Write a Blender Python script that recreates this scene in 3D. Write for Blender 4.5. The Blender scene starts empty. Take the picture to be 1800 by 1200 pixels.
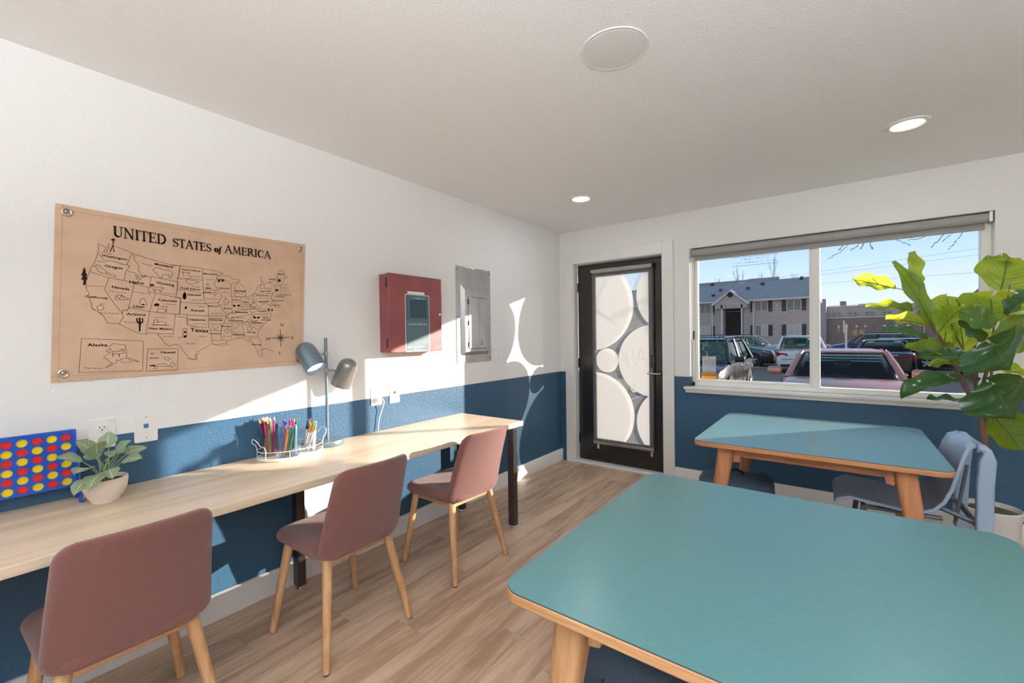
import bpy, bmesh, math, random
from mathutils import Vector, Matrix
R = math.radians
SC = bpy.context.scene
COL = SC.collection
random.seed(7)

# ------------------------------------------------------------------ camera, sky, sun, lamps, exposure
cd = bpy.data.cameras.new('camera'); cam = bpy.data.objects.new('camera', cd); COL.objects.link(cam)
yaw, pitch, roll = -.6442, -.0121, -.0137
Fw = Vector((math.sin(yaw)*math.cos(pitch), math.cos(yaw)*math.cos(pitch), math.sin(pitch)))
r0 = Vector((math.cos(yaw), -math.sin(yaw), 0)); u0 = r0.cross(Fw)
rv = math.cos(roll)*r0 + math.sin(roll)*u0; uv = -math.sin(roll)*r0 + math.cos(roll)*u0
mw = Matrix((rv, uv, -Fw)).transposed().to_4x4(); mw.translation = (2.4004, -4.0749, 1.3444)
cam.matrix_world = mw
cd.sensor_width = 36; cd.lens = 762.56*36/1800; cd.clip_start = .02; cd.clip_end = 600
SC.camera = cam

SUN_DIR = Vector((-1, -1.142, -.355)).normalized()
sd = bpy.data.lights.new('sun', 'SUN'); so = bpy.data.objects.new('sun', sd); COL.objects.link(so)
sd.energy = 15; sd.angle = R(.55); sd.color = (1, .89, .76)
so.rotation_euler = SUN_DIR.to_track_quat('-Z', 'Y').to_euler(); so.location = (30, 34, 12)

w = bpy.data.worlds.new('sky'); SC.world = w; w.use_nodes = True
nt = w.node_tree; nt.nodes.clear()
wo = nt.nodes.new('ShaderNodeOutputWorld'); bg = nt.nodes.new('ShaderNodeBackground')
tc = nt.nodes.new('ShaderNodeTexCoord'); sx = nt.nodes.new('ShaderNodeSeparateXYZ'); cr = nt.nodes.new('ShaderNodeValToRGB')
nt.links.new(tc.outputs['Generated'], sx.inputs[0]); nt.links.new(sx.outputs['Z'], cr.inputs[0])
nt.links.new(cr.outputs[0], bg.inputs[0]); nt.links.new(bg.outputs[0], wo.inputs[0])
e = cr.color_ramp.elements
e[0].position = 0.0; e[0].color = (.84, .91, .98, 1)
e[1].position = 1.0; e[1].color = (.22, .33, .52, 1)
for p, c in ((.04, (.80, .89, .98, 1)), (.13, (.55, .76, 1.0, 1)), (.26, (.29, .55, .98, 1)), (.5, (.27, .43, .68, 1))):
    k = e.new(p); k.color = c
bg.inputs[1].default_value = 1.2

def area(name, loc, power, size=.13, col=(.93, .97, 1)):
    l = bpy.data.lights.new(name, 'AREA'); o = bpy.data.objects.new(name, l); COL.objects.link(o)
    l.shape = 'DISK'; l.size = size; l.energy = power; l.color = col; o.location = loc; return o
DOWNLIGHTS = [(.759, -.945), (2.699, -.96), (4.4, -.96), (4.4, -2.9), (.76, -4.75), (2.7, -4.75), (4.4, -4.75), (.76, -6.2), (2.7, -6.2), (4.4, -6.2)]
LAMP_W = 3.8
for x, y in DOWNLIGHTS: area('downlight_lamp', (x, y, 2.424), LAMP_W)

ADDED_UPLIGHTS = [(2.6, -4.9), (4.2, -4.9)]          # unseen hanging uplights behind the camera, added to brighten the ceiling
for x, y in ADDED_UPLIGHTS:
    o = area('added_uplight_lamp', (x, y, 1.755), 150, .3); o.data.shape = 'RECTANGLE'; o.data.size = .10; o.data.size_y = 1.5; o.rotation_euler = (math.pi, 0, 0)
vs = SC.view_settings
vs.view_transform = 'Standard'; vs.look = 'None'; vs.gamma = 1; vs.use_curve_mapping = False; vs.exposure = -0.08
SC.display_settings.display_device = 'sRGB'
SC.cycles.max_bounces = 14; SC.cycles.diffuse_bounces = 8; SC.cycles.glossy_bounces = 4; SC.cycles.transparent_max_bounces = 16; SC.cycles.transmission_bounces = 6
SC.cycles.sample_clamp_indirect = 6

# ------------------------------------------------------------------ helpers
class MB:
    def __init__(s): s.v = []; s.f = []; s.m = []
    def add(s, vs, fs, mi=0):
        b = len(s.v); s.v += [tuple(p) for p in vs]; s.f += [tuple(i+b for i in q) for q in fs]; s.m += [mi]*len(fs); return s
    def box(s, x0, x1, y0, y1, z0, z1, mi=0):
        return s.add([(x0,y0,z0),(x1,y0,z0),(x1,y1,z0),(x0,y1,z0),(x0,y0,z1),(x1,y0,z1),(x1,y1,z1),(x0,y1,z1)],
                     [(3,2,1,0),(4,5,6,7),(0,1,5,4),(1,2,6,5),(2,3,7,6),(3,0,4,7)], mi)
    def hull8(s, bot, top, mi=0):
        return s.add(list(bot)+list(top), [(3,2,1,0),(4,5,6,7),(0,1,5,4),(1,2,6,5),(2,3,7,6),(3,0,4,7)], mi)
    def tube(s, pts, r, n=8, mi=0, cap=True, closed=False):
        pts = [Vector(p) for p in pts]; N = len(pts); rs = r if isinstance(r, (list, tuple)) else [r]*N
        up = None; rings = []
        for i, p in enumerate(pts):
            a = pts[(i-1) % N] if (i > 0 or closed) else p; b = pts[(i+1) % N] if (i < N-1 or closed) else p
            d = (b-a).normalized()
            if up is None:
                up = Vector((0,0,1)) if abs(d.z) < .9 else Vector((1,0,0))
            x = up.cross(d); 
            if x.length < 1e-5: x = Vector((0,1,0)).cross(d)
            x.normalize(); y = d.cross(x).normalized(); up = y
            rings.append([p + rs[i]*(math.cos(2*math.pi*k/n)*x + math.sin(2*math.pi*k/n)*y) for k in range(n)])
        vs = [q for rg in rings for q in rg]; fs = []
        for i in range(N if closed else N-1):
            j = (i+1) % N
            for k in range(n): fs.append((i*n+k, i*n+(k+1) % n, j*n+(k+1) % n, j*n+k))
        if cap and not closed: fs.append(tuple(range(n-1, -1, -1))); fs.append(tuple((N-1)*n+k for k in range(n)))
        return s.add(vs, fs, mi)
    def cyl(s, a, b, r, r2=None, n=16, mi=0): return s.tube([a, b], [r, r if r2 is None else r2], n, mi)
    def lathe(s, prof, c=(0,0,0), n=32, mi=0, M=None):
        vs = []; fs = []; c = Vector(c)
        for r, z in prof:
            for k in range(n):
                p = Vector((r*math.cos(2*math.pi*k/n), r*math.sin(2*math.pi*k/n), z))
                vs.append((M @ p if M else p) + c)
        for i in range(len(prof)-1):
            for k in range(n): fs.append((i*n+k, i*n+(k+1) % n, (i+1)*n+(k+1) % n, (i+1)*n+k))
        if prof[0][0] > 1e-6: fs.append(tuple(range(n-1, -1, -1)))
        if prof[-1][0] > 1e-6: fs.append(tuple((len(prof)-1)*n+k for k in range(n)))
        return s.add(vs, fs, mi)
    def prism(s, poly, z0, z1, mi=0, M=None):
        n = len(poly); vs = [Vector((x, y, z0)) for x, y in poly] + [Vector((x, y, z1)) for x, y in poly]
        if M: vs = [M @ p for p in vs]
        return s.add(vs, [tuple(range(n-1, -1, -1)), tuple(range(n, 2*n))] + [(i, (i+1) % n, n+(i+1) % n, n+i) for i in range(n)], mi)
    def ribbon(s, pts, wd, off, mi=0):           # flat line on the wall_left plane, pts (y, z)
        for i in range(len(pts)-1):
            a = Vector(pts[i]); b = Vector(pts[i+1]); d = b-a
            if d.length < 1e-6: continue
            d.normalize(); n = Vector((-d.y, d.x))*wd/2; a = a - d*wd*.3; b = b + d*wd*.3
            q = [a-n, b-n, b+n, a+n]
            s.add([(off, p.x, p.y) for p in q], [(0,1,2,3)], mi)
        return s
    def pad(s, hw, hh, r, th, fn, nu=14, nv=12, mi=0):   # closed pillow with rounded corners; fn(px, py, off)
        us = [math.sin(math.pi/2*(2*i/nu-1)) for i in range(nu+1)]; vv = [math.sin(math.pi/2*(2*i/nv-1)) for i in range(nv+1)]
        def pos(u, v, sg):
            x, y = u*hw, v*hh; cx = max(-(hw-r), min(hw-r, x)); cy = max(-(hh-r), min(hh-r, y)); dx, dy = x-cx, y-cy
            l = math.hypot(dx, dy); m = max(abs(dx), abs(dy))
            if l > 1e-9: dx, dy = dx*m/l, dy*m/l
            d = min((1-abs(u))*hw, (1-abs(v))*hh)/(th/2); d = min(d, 1); o = th/2*math.sqrt(max(0, 1-(1-d)**2))
            return fn(cx+dx, cy+dy, sg*o)
        idx = {}; vs = []; fs = []
        for sg in (1, -1):
            for i, u in enumerate(us):
                for j, v in enumerate(vv):
                    edge = i in (0, nu) or j in (0, nv)
                    if edge and sg < 0: idx[(i, j, -1)] = idx[(i, j, 1)]; continue
                    idx[(i, j, sg)] = len(vs); vs.append(pos(u, v, sg))
        for i in range(nu):
            for j in range(nv):
                a = [(i,j),(i+1,j),(i+1,j+1),(i,j+1)]
                fs.append(tuple(idx[(p, q, 1)] for p, q in a)); fs.append(tuple(idx[(p, q, -1)] for p, q in reversed(a)))
        return s.add(vs, fs, mi)
    def mesh(s, name, mats, smooth=True, angle=40):
        me = bpy.data.meshes.new(name); me.from_pydata(s.v, [], s.f)
        for m in (mats if isinstance(mats, (list, tuple)) else [mats]): me.materials.append(m)
        if any(s.m): me.polygons.foreach_set('material_index', s.m)
        me.update()
        if smooth:
            me.polygons.foreach_set('use_smooth', [True]*len(me.polygons))
            me.set_sharp_from_angle(angle=R(angle))
        return me

def tag(o, label=None, cat=None, group=None, kind=None):
    if label: o['label'] = label
    if cat: o['category'] = cat
    if group: o['group'] = group
    if kind: o['kind'] = kind
    return o
def thing(name, label, cat, loc=(0,0,0), rz=0, group=None):
    o = bpy.data.objects.new(name, None); COL.objects.link(o); o.empty_display_size = .05
    o.location = loc; o.rotation_euler = (0, 0, rz); return tag(o, label, cat, group)
def ob(name, mb, mats, parent=None, smooth=True, angle=40, bevel=0, seg=2, sub=0, kind=None, label=None, loc=None, rot=None, solid=0):
    me = mb if isinstance(mb, bpy.types.Mesh) else mb.mesh(name, mats, smooth, angle)
    o = bpy.data.objects.new(name, me); COL.objects.link(o)
    if parent: o.parent = parent
    if loc is not None: o.location = loc
    if rot is not None: o.rotation_euler = rot
    if solid: m = o.modifiers.new('solid', 'SOLIDIFY'); m.thickness = solid; m.offset = 0
    if bevel: m = o.modifiers.new('bevel', 'BEVEL'); m.width = bevel; m.segments = seg; m.limit_method = 'ANGLE'; m.angle_limit = R(35)
    if sub: m = o.modifiers.new('sub', 'SUBSURF'); m.levels = sub; m.render_levels = sub
    return tag(o, label, kind=kind)
def struct(name, mb, mats, **k):
    k['kind'] = 'structure'; return ob(name, mb, mats, **k)
def kids(o): return [c for c in COL.objects if c.parent == o]
def dup(root, loc, rz=0, label=None, group=None):
    r = root.copy(); COL.objects.link(r); r.location = loc; r.rotation_euler = (0, 0, rz)
    if label: r['label'] = label
    if group: r['group'] = group
    for ch in kids(root):
        c = ch.copy(); COL.objects.link(c); c.parent = r
        for g in kids(ch):
            d = g.copy(); COL.objects.link(d); d.parent = c
    return r
def rrect(hw, hh, r, n=6, cx=0, cy=0):
    p = []
    for sx_, sy_, a0 in ((1,1,0), (-1,1,90), (-1,-1,180), (1,-1,270)):
        for k in range(n+1):
            a = R(a0+90*k/n); p.append((cx+sx_*(hw-r)+r*math.cos(a), cy+sy_*(hh-r)+r*math.sin(a)))
    return p
def text_mb(body, size=1, bold=0, align='LEFT'):
    cu = bpy.data.curves.new('t', 'FONT'); cu.body = body; cu.size = size; cu.offset = bold; cu.align_x = align; cu.resolution_u = 2
    o = bpy.data.objects.new('t', cu); COL.objects.link(o)
    dg = bpy.context.evaluated_depsgraph_get(); me = bpy.data.meshes.new_from_object(o.evaluated_get(dg))
    vs = [tuple(v.co) for v in me.vertices]; fs = [tuple(p.vertices) for p in me.polygons]
    bpy.data.objects.remove(o); bpy.data.curves.remove(cu); bpy.data.meshes.remove(me)
    return vs, fs
def text_into(mb, body, fn, width=None, size=1, bold=0, hscale=1):    # fn maps (x, y) of the text plane to 3D
    vs, fs = text_mb(body, 1, bold)
    if not vs: return
    mx = max(v[0] for v in vs); k = size if width is None else width/mx
    mb.add([fn(v[0]*k, v[1]*(size if width is not None else k)*hscale) for v in vs], fs)

# ------------------------------------------------------------------ materials
def N(nt, t, **k):
    n = nt.nodes.new('ShaderNode'+t)
    for a, b in k.items(): setattr(n, a, b)
    return n
def base(name, col, rough=.5, metal=0, spec=.5, trans=0, coat=0):
    m = bpy.data.materials.new(name); m.use_nodes = True; b = m.node_tree.nodes['Principled BSDF']
    b.inputs['Base Color'].default_value = (*col, 1); b.inputs['Roughness'].default_value = rough; b.inputs['Metallic'].default_value = metal
    b.inputs['Specular IOR Level'].default_value = spec; b.inputs['Coat Weight'].default_value = coat
    return m
def coords(nt, kind='Object', scale=(1,1,1)):
    t = N(nt, 'TexCoord'); mp = N(nt, 'Mapping'); mp.inputs['Scale'].default_value = scale
    nt.links.new(t.outputs[kind], mp.inputs[0]); return mp
def noise(nt, vec, scale, detail=3, rough=.5):
    n = N(nt, 'TexNoise'); n.inputs['Scale'].default_value = scale; n.inputs['Detail'].default_value = detail; n.inputs['Roughness'].default_value = rough
    if vec: nt.links.new(vec.outputs[0], n.inputs['Vector'])
    return n
def bump(m, height_socket, strength=.3, dist=.002):
    nt = m.node_tree; b = N(nt, 'Bump'); b.inputs['Strength'].default_value = strength; b.inputs['Distance'].default_value = dist
    nt.links.new(height_socket, b.inputs['Height']); nt.links.new(b.outputs[0], nt.nodes['Principled BSDF'].inputs['Normal'])
def ramp(nt, sock, stops):
    c = N(nt, 'ValToRGB'); el = c.color_ramp.elements
    el[0].position, el[0].color = stops[0][0], (*stops[0][1], 1); el[1].position, el[1].color = stops[-1][0], (*stops[-1][1], 1)
    for p, q in stops[1:-1]: k = el.new(p); k.color = (*q, 1)
    nt.links.new(sock, c.inputs[0]); return c
def mixc(nt, f, a, b):
    m = N(nt, 'Mix', data_type='RGBA'); 
    if hasattr(f, 'default_value') and not hasattr(f, 'is_linked'): pass
    nt.links.new(f, m.inputs['Factor'])
    for s, i in ((a, 6), (b, 7)):
        if isinstance(s, tuple): m.inputs[i].default_value = (*s, 1)
        else: nt.links.new(s, m.inputs[i])
    return m.outputs[2]
def noisy(name, c1, c2, scale, rough=.5, stretch=(1,1,1), bumps=0, bscale=None, **k):
    m = base(name, c1, rough, **k); nt = m.node_tree; v = coords(nt, 'Object', stretch); n = noise(nt, v, scale, 4)
    r = ramp(nt, n.outputs[0], [(.35, c1), (.65, c2)]); nt.links.new(r.outputs[0], nt.nodes['Principled BSDF'].inputs['Base Color'])
    if bumps:
        n2 = noise(nt, v, bscale or scale, 2); bump(m, n2.outputs[0], 1, bumps)
    return m
def wood(name, dark, light, stretch, scale=1.0, rough=.45, rnd=False, fine=.25):
    m = base(name, light, rough); nt = m.node_tree; L = nt.links
    v = coords(nt, 'Object', stretch)
    if rnd:
        oi = N(nt, 'ObjectInfo'); mu = N(nt, 'VectorMath', operation='SCALE'); cx = N(nt, 'CombineXYZ')
        L.new(oi.outputs['Random'], cx.inputs[0]); L.new(oi.outputs['Random'], cx.inputs[1]); L.new(oi.outputs['Random'], cx.inputs[2]); L.new(cx.outputs[0], mu.inputs[0]); mu.inputs['Scale'].default_value = 57
        ad = N(nt, 'VectorMath', operation='ADD'); L.new(v.outputs[0], ad.inputs[0]); L.new(mu.outputs[0], ad.inputs[1]); v = ad
    n1 = noise(nt, v, scale, 5, .6); n1.inputs['Distortion'].default_value = .6
    n2 = noise(nt, v, scale*5, 3, .6)
    mx = N(nt, 'Math', operation='MULTIPLY_ADD'); L.new(n2.outputs[0], mx.inputs[0]); mx.inputs[1].default_value = fine; L.new(n1.outputs[0], mx.inputs[2])
    mid = tuple((a+b)/2 for a, b in zip(dark, light))
    r = ramp(nt, mx.outputs[0], [(.38+fine*.5, dark), (.5+fine*.5, mid), (.64+fine*.5, light)])
    out = r.outputs[0]
    if rnd:
        hs = N(nt, 'HueSaturation'); mr = N(nt, 'MapRange'); mr.inputs['To Min'].default_value = .9; mr.inputs['To Max'].default_value = 1.1
        L.new(oi.outputs['Random'], mr.inputs[0]); L.new(mr.outputs[0], hs.inputs['Value']); L.new(out, hs.inputs['Color']); out = hs.outputs[0]
    L.new(out, nt.nodes['Principled BSDF'].inputs['Base Color']); bump(m, n2.outputs[0], .15, .0006)
    return m
def wall_mat(name, split=None):
    white = (.80, .80, .79); blue = (.031, .084, .150)
    m = base(name, white, .55, spec=.32); nt = m.node_tree; g = N(nt, 'NewGeometry'); s = N(nt, 'SeparateXYZ'); nt.links.new(g.outputs['Position'], s.inputs[0])
    if split:
        lt = N(nt, 'Math', operation='LESS_THAN'); nt.links.new(s.outputs[2], lt.inputs[0]); lt.inputs[1].default_value = split
        nt.links.new(mixc(nt, lt.outputs[0], white, blue), nt.nodes['Principled BSDF'].inputs['Base Color'])
        mr = N(nt, 'MapRange'); mr.inputs['To Min'].default_value = .6; mr.inputs['To Max'].default_value = .36; nt.links.new(lt.outputs[0], mr.inputs[0]); nt.links.new(mr.outputs[0], nt.nodes['Principled BSDF'].inputs['Roughness'])
    n = N(nt, 'TexNoise'); n.inputs['Scale'].default_value = 85; n.inputs['Detail'].default_value = 2.5; nt.links.new(g.outputs['Position'], n.inputs['Vector'])
    bump(m, n.outputs[0], .55, .004); return m
def glass_mat(name, tint=(1,1,1), refl=.004, rough=0.0):
    m = bpy.data.materials.new(name); m.use_nodes = True; nt = m.node_tree; nt.nodes.clear()
    o = N(nt, 'OutputMaterial'); t = N(nt, 'BsdfTransparent'); t.inputs[0].default_value = (*tint, 1); g = N(nt, 'BsdfGlossy'); g.inputs['Roughness'].default_value = rough
    mx = N(nt, 'MixShader'); fr = N(nt, 'LayerWeight'); fr.inputs['Blend'].default_value = .5
    pw = N(nt, 'Math', operation='POWER'); nt.links.new(fr.outputs['Facing'], pw.inputs[0]); pw.inputs[1].default_value = 4
    ma = N(nt, 'Math', operation='MULTIPLY_ADD'); nt.links.new(pw.outputs[0], ma.inputs[0]); ma.inputs[1].default_value = .35 if refl < .01 else .8; ma.inputs[2].default_value = refl
    nt.links.new(ma.outputs[0], mx.inputs[0]); nt.links.new(t.outputs[0], mx.inputs[1]); nt.links.new(g.outputs[0], mx.inputs[2]); nt.links.new(mx.outputs[0], o.inputs[0]); return m
def sheer_mat(name, col, see, translucent=0.0):
    m = bpy.data.materials.new(name); m.use_nodes = True; nt = m.node_tree; nt.nodes.clear()
    o = N(nt, 'OutputMaterial'); t = N(nt, 'BsdfTransparent'); d = N(nt, 'BsdfDiffuse'); d.inputs[0].default_value = (*col, 1); tl = N(nt, 'BsdfTranslucent'); tl.inputs[0].default_value = (*col, 1)
    a = N(nt, 'MixShader'); a.inputs[0].default_value = translucent; b = N(nt, 'MixShader'); b.inputs[0].default_value = see
    nt.links.new(d.outputs[0], a.inputs[1]); nt.links.new(tl.outputs[0], a.inputs[2]); nt.links.new(a.outputs[0], b.inputs[1]); nt.links.new(t.outputs[0], b.inputs[2]); nt.links.new(b.outputs[0], o.inputs[0]); return m
def emit_mat(name, col, s):
    m = base(name, col, .5); b = m.node_tree.nodes['Principled BSDF']; b.inputs['Emission Color'].default_value = (*col, 1); b.inputs['Emission Strength'].default_value = s; return m
def leaf_mat(name, c_top, c_vein, c_trans, stripes=0, gloss=.3, vein_w=.06, trans=.35):
    m = bpy.data.materials.new(name); m.use_nodes = True; nt = m.node_tree; L = nt.links; b = nt.nodes['Principled BSDF']; b.inputs['Roughness'].default_value = gloss
    v = N(nt, 'TexCoord'); s = N(nt, 'SeparateXYZ'); L.new(v.outputs['UV'], s.inputs[0])   # u across, v along
    ab = N(nt, 'Math', operation='SUBTRACT'); L.new(s.outputs[0], ab.inputs[0]); ab.inputs[1].default_value = .5
    aa = N(nt, 'Math', operation='ABSOLUTE'); L.new(ab.outputs[0], aa.inputs[0])
    k = N(nt, 'Math', operation='MULTIPLY_ADD'); L.new(aa.outputs[0], k.inputs[0]); k.inputs[1].default_value = -.75; L.new(s.outputs[1], k.inputs[2])
    k2 = N(nt, 'Math', operation='MULTIPLY'); L.new(k.outputs[0], k2.inputs[0]); k2.inputs[1].default_value = stripes
    fr = N(nt, 'Math', operation='PINGPONG'); L.new(k2.outputs[0], fr.inputs[0]); fr.inputs[1].default_value = .5
    st = N(nt, 'Math', operation='LESS_THAN'); L.new(fr.outputs[0], st.inputs[0]); st.inputs[1].default_value = vein_w
    md = N(nt, 'Math', operation='LESS_THAN'); L.new(aa.outputs[0], md.inputs[0]); md.inputs[1].default_value = .02
    mx = N(nt, 'Math', operation='MAXIMUM'); L.new(st.outputs[0], mx.inputs[0]); L.new(md.outputs[0], mx.inputs[1])
    n = noise(nt, None, 9, 2); L.new(v.outputs['UV'], n.inputs['Vector']); r = ramp(nt, n.outputs[0], [(.3, c_top), (.75, tuple(min(1, x*1.7) for x in c_top))])
    c = mixc(nt, mx.outputs[0], r.outputs[0], c_vein); L.new(c, b.inputs['Base Color'])
    t = N(nt, 'BsdfTranslucent'); c2 = mixc(nt, mx.outputs[0], c_trans, tuple(x*.55 for x in c_trans)); L.new(c2, t.inputs[0])
    ms = N(nt, 'MixShader'); ms.inputs[0].default_value = trans; L.new(b.outputs[0], ms.inputs[1]); L.new(t.outputs[0], ms.inputs[2]); L.new(ms.outputs[0], nt.nodes['Material Output'].inputs[0])
    return m

M = {}
M['wall'] = wall_mat('wall_paint', .9575); M['white_wall'] = wall_mat('white_wall_paint')
M['ceiling'] = noisy('ceiling_paint', (.86,.865,.87), (.86,.865,.87), 90, .7, bumps=.0013, bscale=110)
M['trim'] = base('white_trim_paint', (.78,.775,.755), .35)
M['plank'] = wood('vinyl_oak_plank', (.38,.245,.16), (.62,.45,.32), (9, .9, 1), 1.3, .38, rnd=True, fine=.35)
M['desk'] = wood('pale_maple_laminate', (.55,.43,.305), (.69,.56,.42), (14, .8, 14), 1.2, .33, fine=.2)
M['oak'] = wood('oak_leg', (.40,.215,.095), (.58,.345,.175), (26, 26, 2.2), 1.0, .45)
M['oak_x'] = wood('oak_edge', (.40,.20,.085), (.60,.34,.165), (3, 3, 60), 1.0, .45)
M['oak_dark'] = wood('oak_table', (.30,.125,.055), (.46,.21,.095), (26, 26, 2.2), 1.0, .45)
M['oak_dark_x'] = wood('oak_table_edge', (.32,.14,.06), (.50,.24,.11), (3, 3, 60), 1.0, .45)
M['teal'] = noisy('teal_laminate', (.060,.168,.178), (.072,.190,.200), 40, .5, (1, 12, 1), spec=.4, coat=.6)
M['teal'].node_tree.nodes['Principled BSDF'].inputs['Coat Roughness'].default_value = .27
M['teal_edge'] = base('dark_laminate_edge', (.012,.03,.035), .4)
M['fabric'] = noisy('mauve_upholstery', (.118,.046,.038), (.165,.066,.056), 420, .9, bumps=.0012, bscale=600, spec=.2)
M['fabric'].node_tree.nodes['Principled BSDF'].inputs['Sheen Weight'].default_value = .25
M['steel_dark'] = base('gunmetal_leg', (.085,.072,.068), .28, .75)
M['chrome'] = base('chrome', (.75,.75,.76), .18, 1)
M['nickel'] = base('brushed_nickel', (.42,.41,.40), .3, 1)
M['black'] = base('black_door_paint', (.011,.011,.012), .22, spec=.6)
M['black_matte'] = base('black_plastic', (.012,.012,.013), .5)
M['white_plastic'] = base('white_plastic', (.82,.81,.78), .35)
M['slot'] = base('dark_slot', (.02,.02,.02), .6)
M['blue_plastic'] = base('bright_blue_plastic', (.002,.058,.36), .3)
M['red_disc'] = base('red_plastic', (.55,.012,.015), .3); M['yellow_disc'] = base('yellow_plastic', (.80,.58,.01), .3)
M['jack_blue'] = base('blue_jack', (.03,.13,.36), .4)
M['lamp_blue'] = base('blue_grey_lamp_metal', (.17,.235,.29), .36, .55)
M['lamp_grey'] = base('grey_lamp_metal', (.26,.26,.26), .34, .7)
M['bulb'] = emit_mat('frosted_bulb', (1,.97,.92), 1.2)
M['red_metal'] = noisy('dusty_red_metal', (.19,.047,.050), (.24,.060,.062), 6, .42, spec=.45)
M['slate'] = base('slate_panel', (.065,.115,.135), .35)
M['silver_paint'] = base('silver_print', (.62,.66,.66), .4)
M['dark_glass'] = base('dark_window', (.008,.03,.042), .06)
M['panel_grey'] = noisy('grey_panel_metal', (.42,.41,.40), (.50,.49,.48), 7, .32, (1,1,.5), metal=.75)
M['burlap'] = noisy('natural_canvas', (.53,.365,.255), (.59,.415,.30), 8, .9, bumps=.0009, bscale=520, spec=.1)
M['ink'] = base('black_ink', (.022,.012,.008), .9, spec=.1); M['ink_brown'] = base('brown_ink', (.16,.085,.05), .9, spec=.1)
M['brass'] = base('pewter_grommet', (.55,.48,.40), .3, 1)
M['glass'] = glass_mat('window_glass'); M['clear'] = glass_mat('clear_acrylic', (.95,.965,.975), .05)
M['film'] = sheer_mat('frosted_film', (.66,.66,.655), .03, .36)
M['sheer'] = sheer_mat('sheer_grey_shade', (.50,.50,.49), .64, .25)
M['shade'] = base('grey_roller_fabric', (.34,.335,.325), .8)
M['wire'] = base('white_wire', (.85,.84,.80), .35); M['tray'] = base('white_tray', (.80,.77,.72), .45)
M['blue_shell'] = base('powder_blue_shell', (.27,.37,.49), .33); M['blue_frame'] = base('dark_blue_grey_frame', (.055,.075,.095), .3)
M['navy'] = noisy('navy_canvas', (.040,.066,.098), (.052,.083,.12), 260, .85, bumps=.0008, bscale=700, spec=.25)
M['navy_dark'] = base('navy_webbing', (.006,.008,.014), .8); M['navy_purple'] = base('faded_violet_lining', (.055,.06,.12), .8)
M['ceramic'] = noisy('blush_ceramic', (.72,.60,.51), (.78,.67,.59), 8, .45)
M['soil'] = noisy('potting_soil', (.018,.010,.006), (.05,.03,.018), 90, .95, bumps=.006, bscale=60)
M['white_pot'] = base('white_planter', (.72,.71,.68), .5); M['moss'] = noisy('moss', (.03,.045,.012), (.10,.11,.03), 60, .95, bumps=.01, bscale=50)
M['bark'] = noisy('fig_bark', (.11,.06,.04), (.20,.11,.075), 30, .8, (1,1,.3), bumps=.003, bscale=40)
M['fig_vein'] = base('fig_vein', (.07,.13,.035), .5)
M['stem_green'] = base('green_stem', (.22,.30,.12), .5)
M['fig_backlit'] = leaf_mat('fig_leaf_backlit', (.055,.15,.030), (.14,.26,.06), (.86,.95,.07), 4.2, .26, .014, .60)  # backlit leaves: the light is put into colour and translucency
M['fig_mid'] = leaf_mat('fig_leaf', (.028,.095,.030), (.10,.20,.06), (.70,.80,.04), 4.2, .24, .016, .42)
M['fig_shaded'] = leaf_mat('fig_leaf_shaded', (.014,.062,.028), (.08,.17,.06), (.40,.55,.04), 4.2, .20, .016, .18)  # front leaves in shade: the darkness is put into the colour
M['small_leaf'] = leaf_mat('veined_leaf', (.075,.125,.065), (.62,.70,.50), (.35,.45,.2), 9, .4, .12, .2)
M['lens'] = emit_mat('lit_diffuser', (1,.97,.92), 6)
M['asphalt'] = noisy('asphalt', (.19,.145,.105), (.25,.195,.145), 3, .85)
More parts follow.
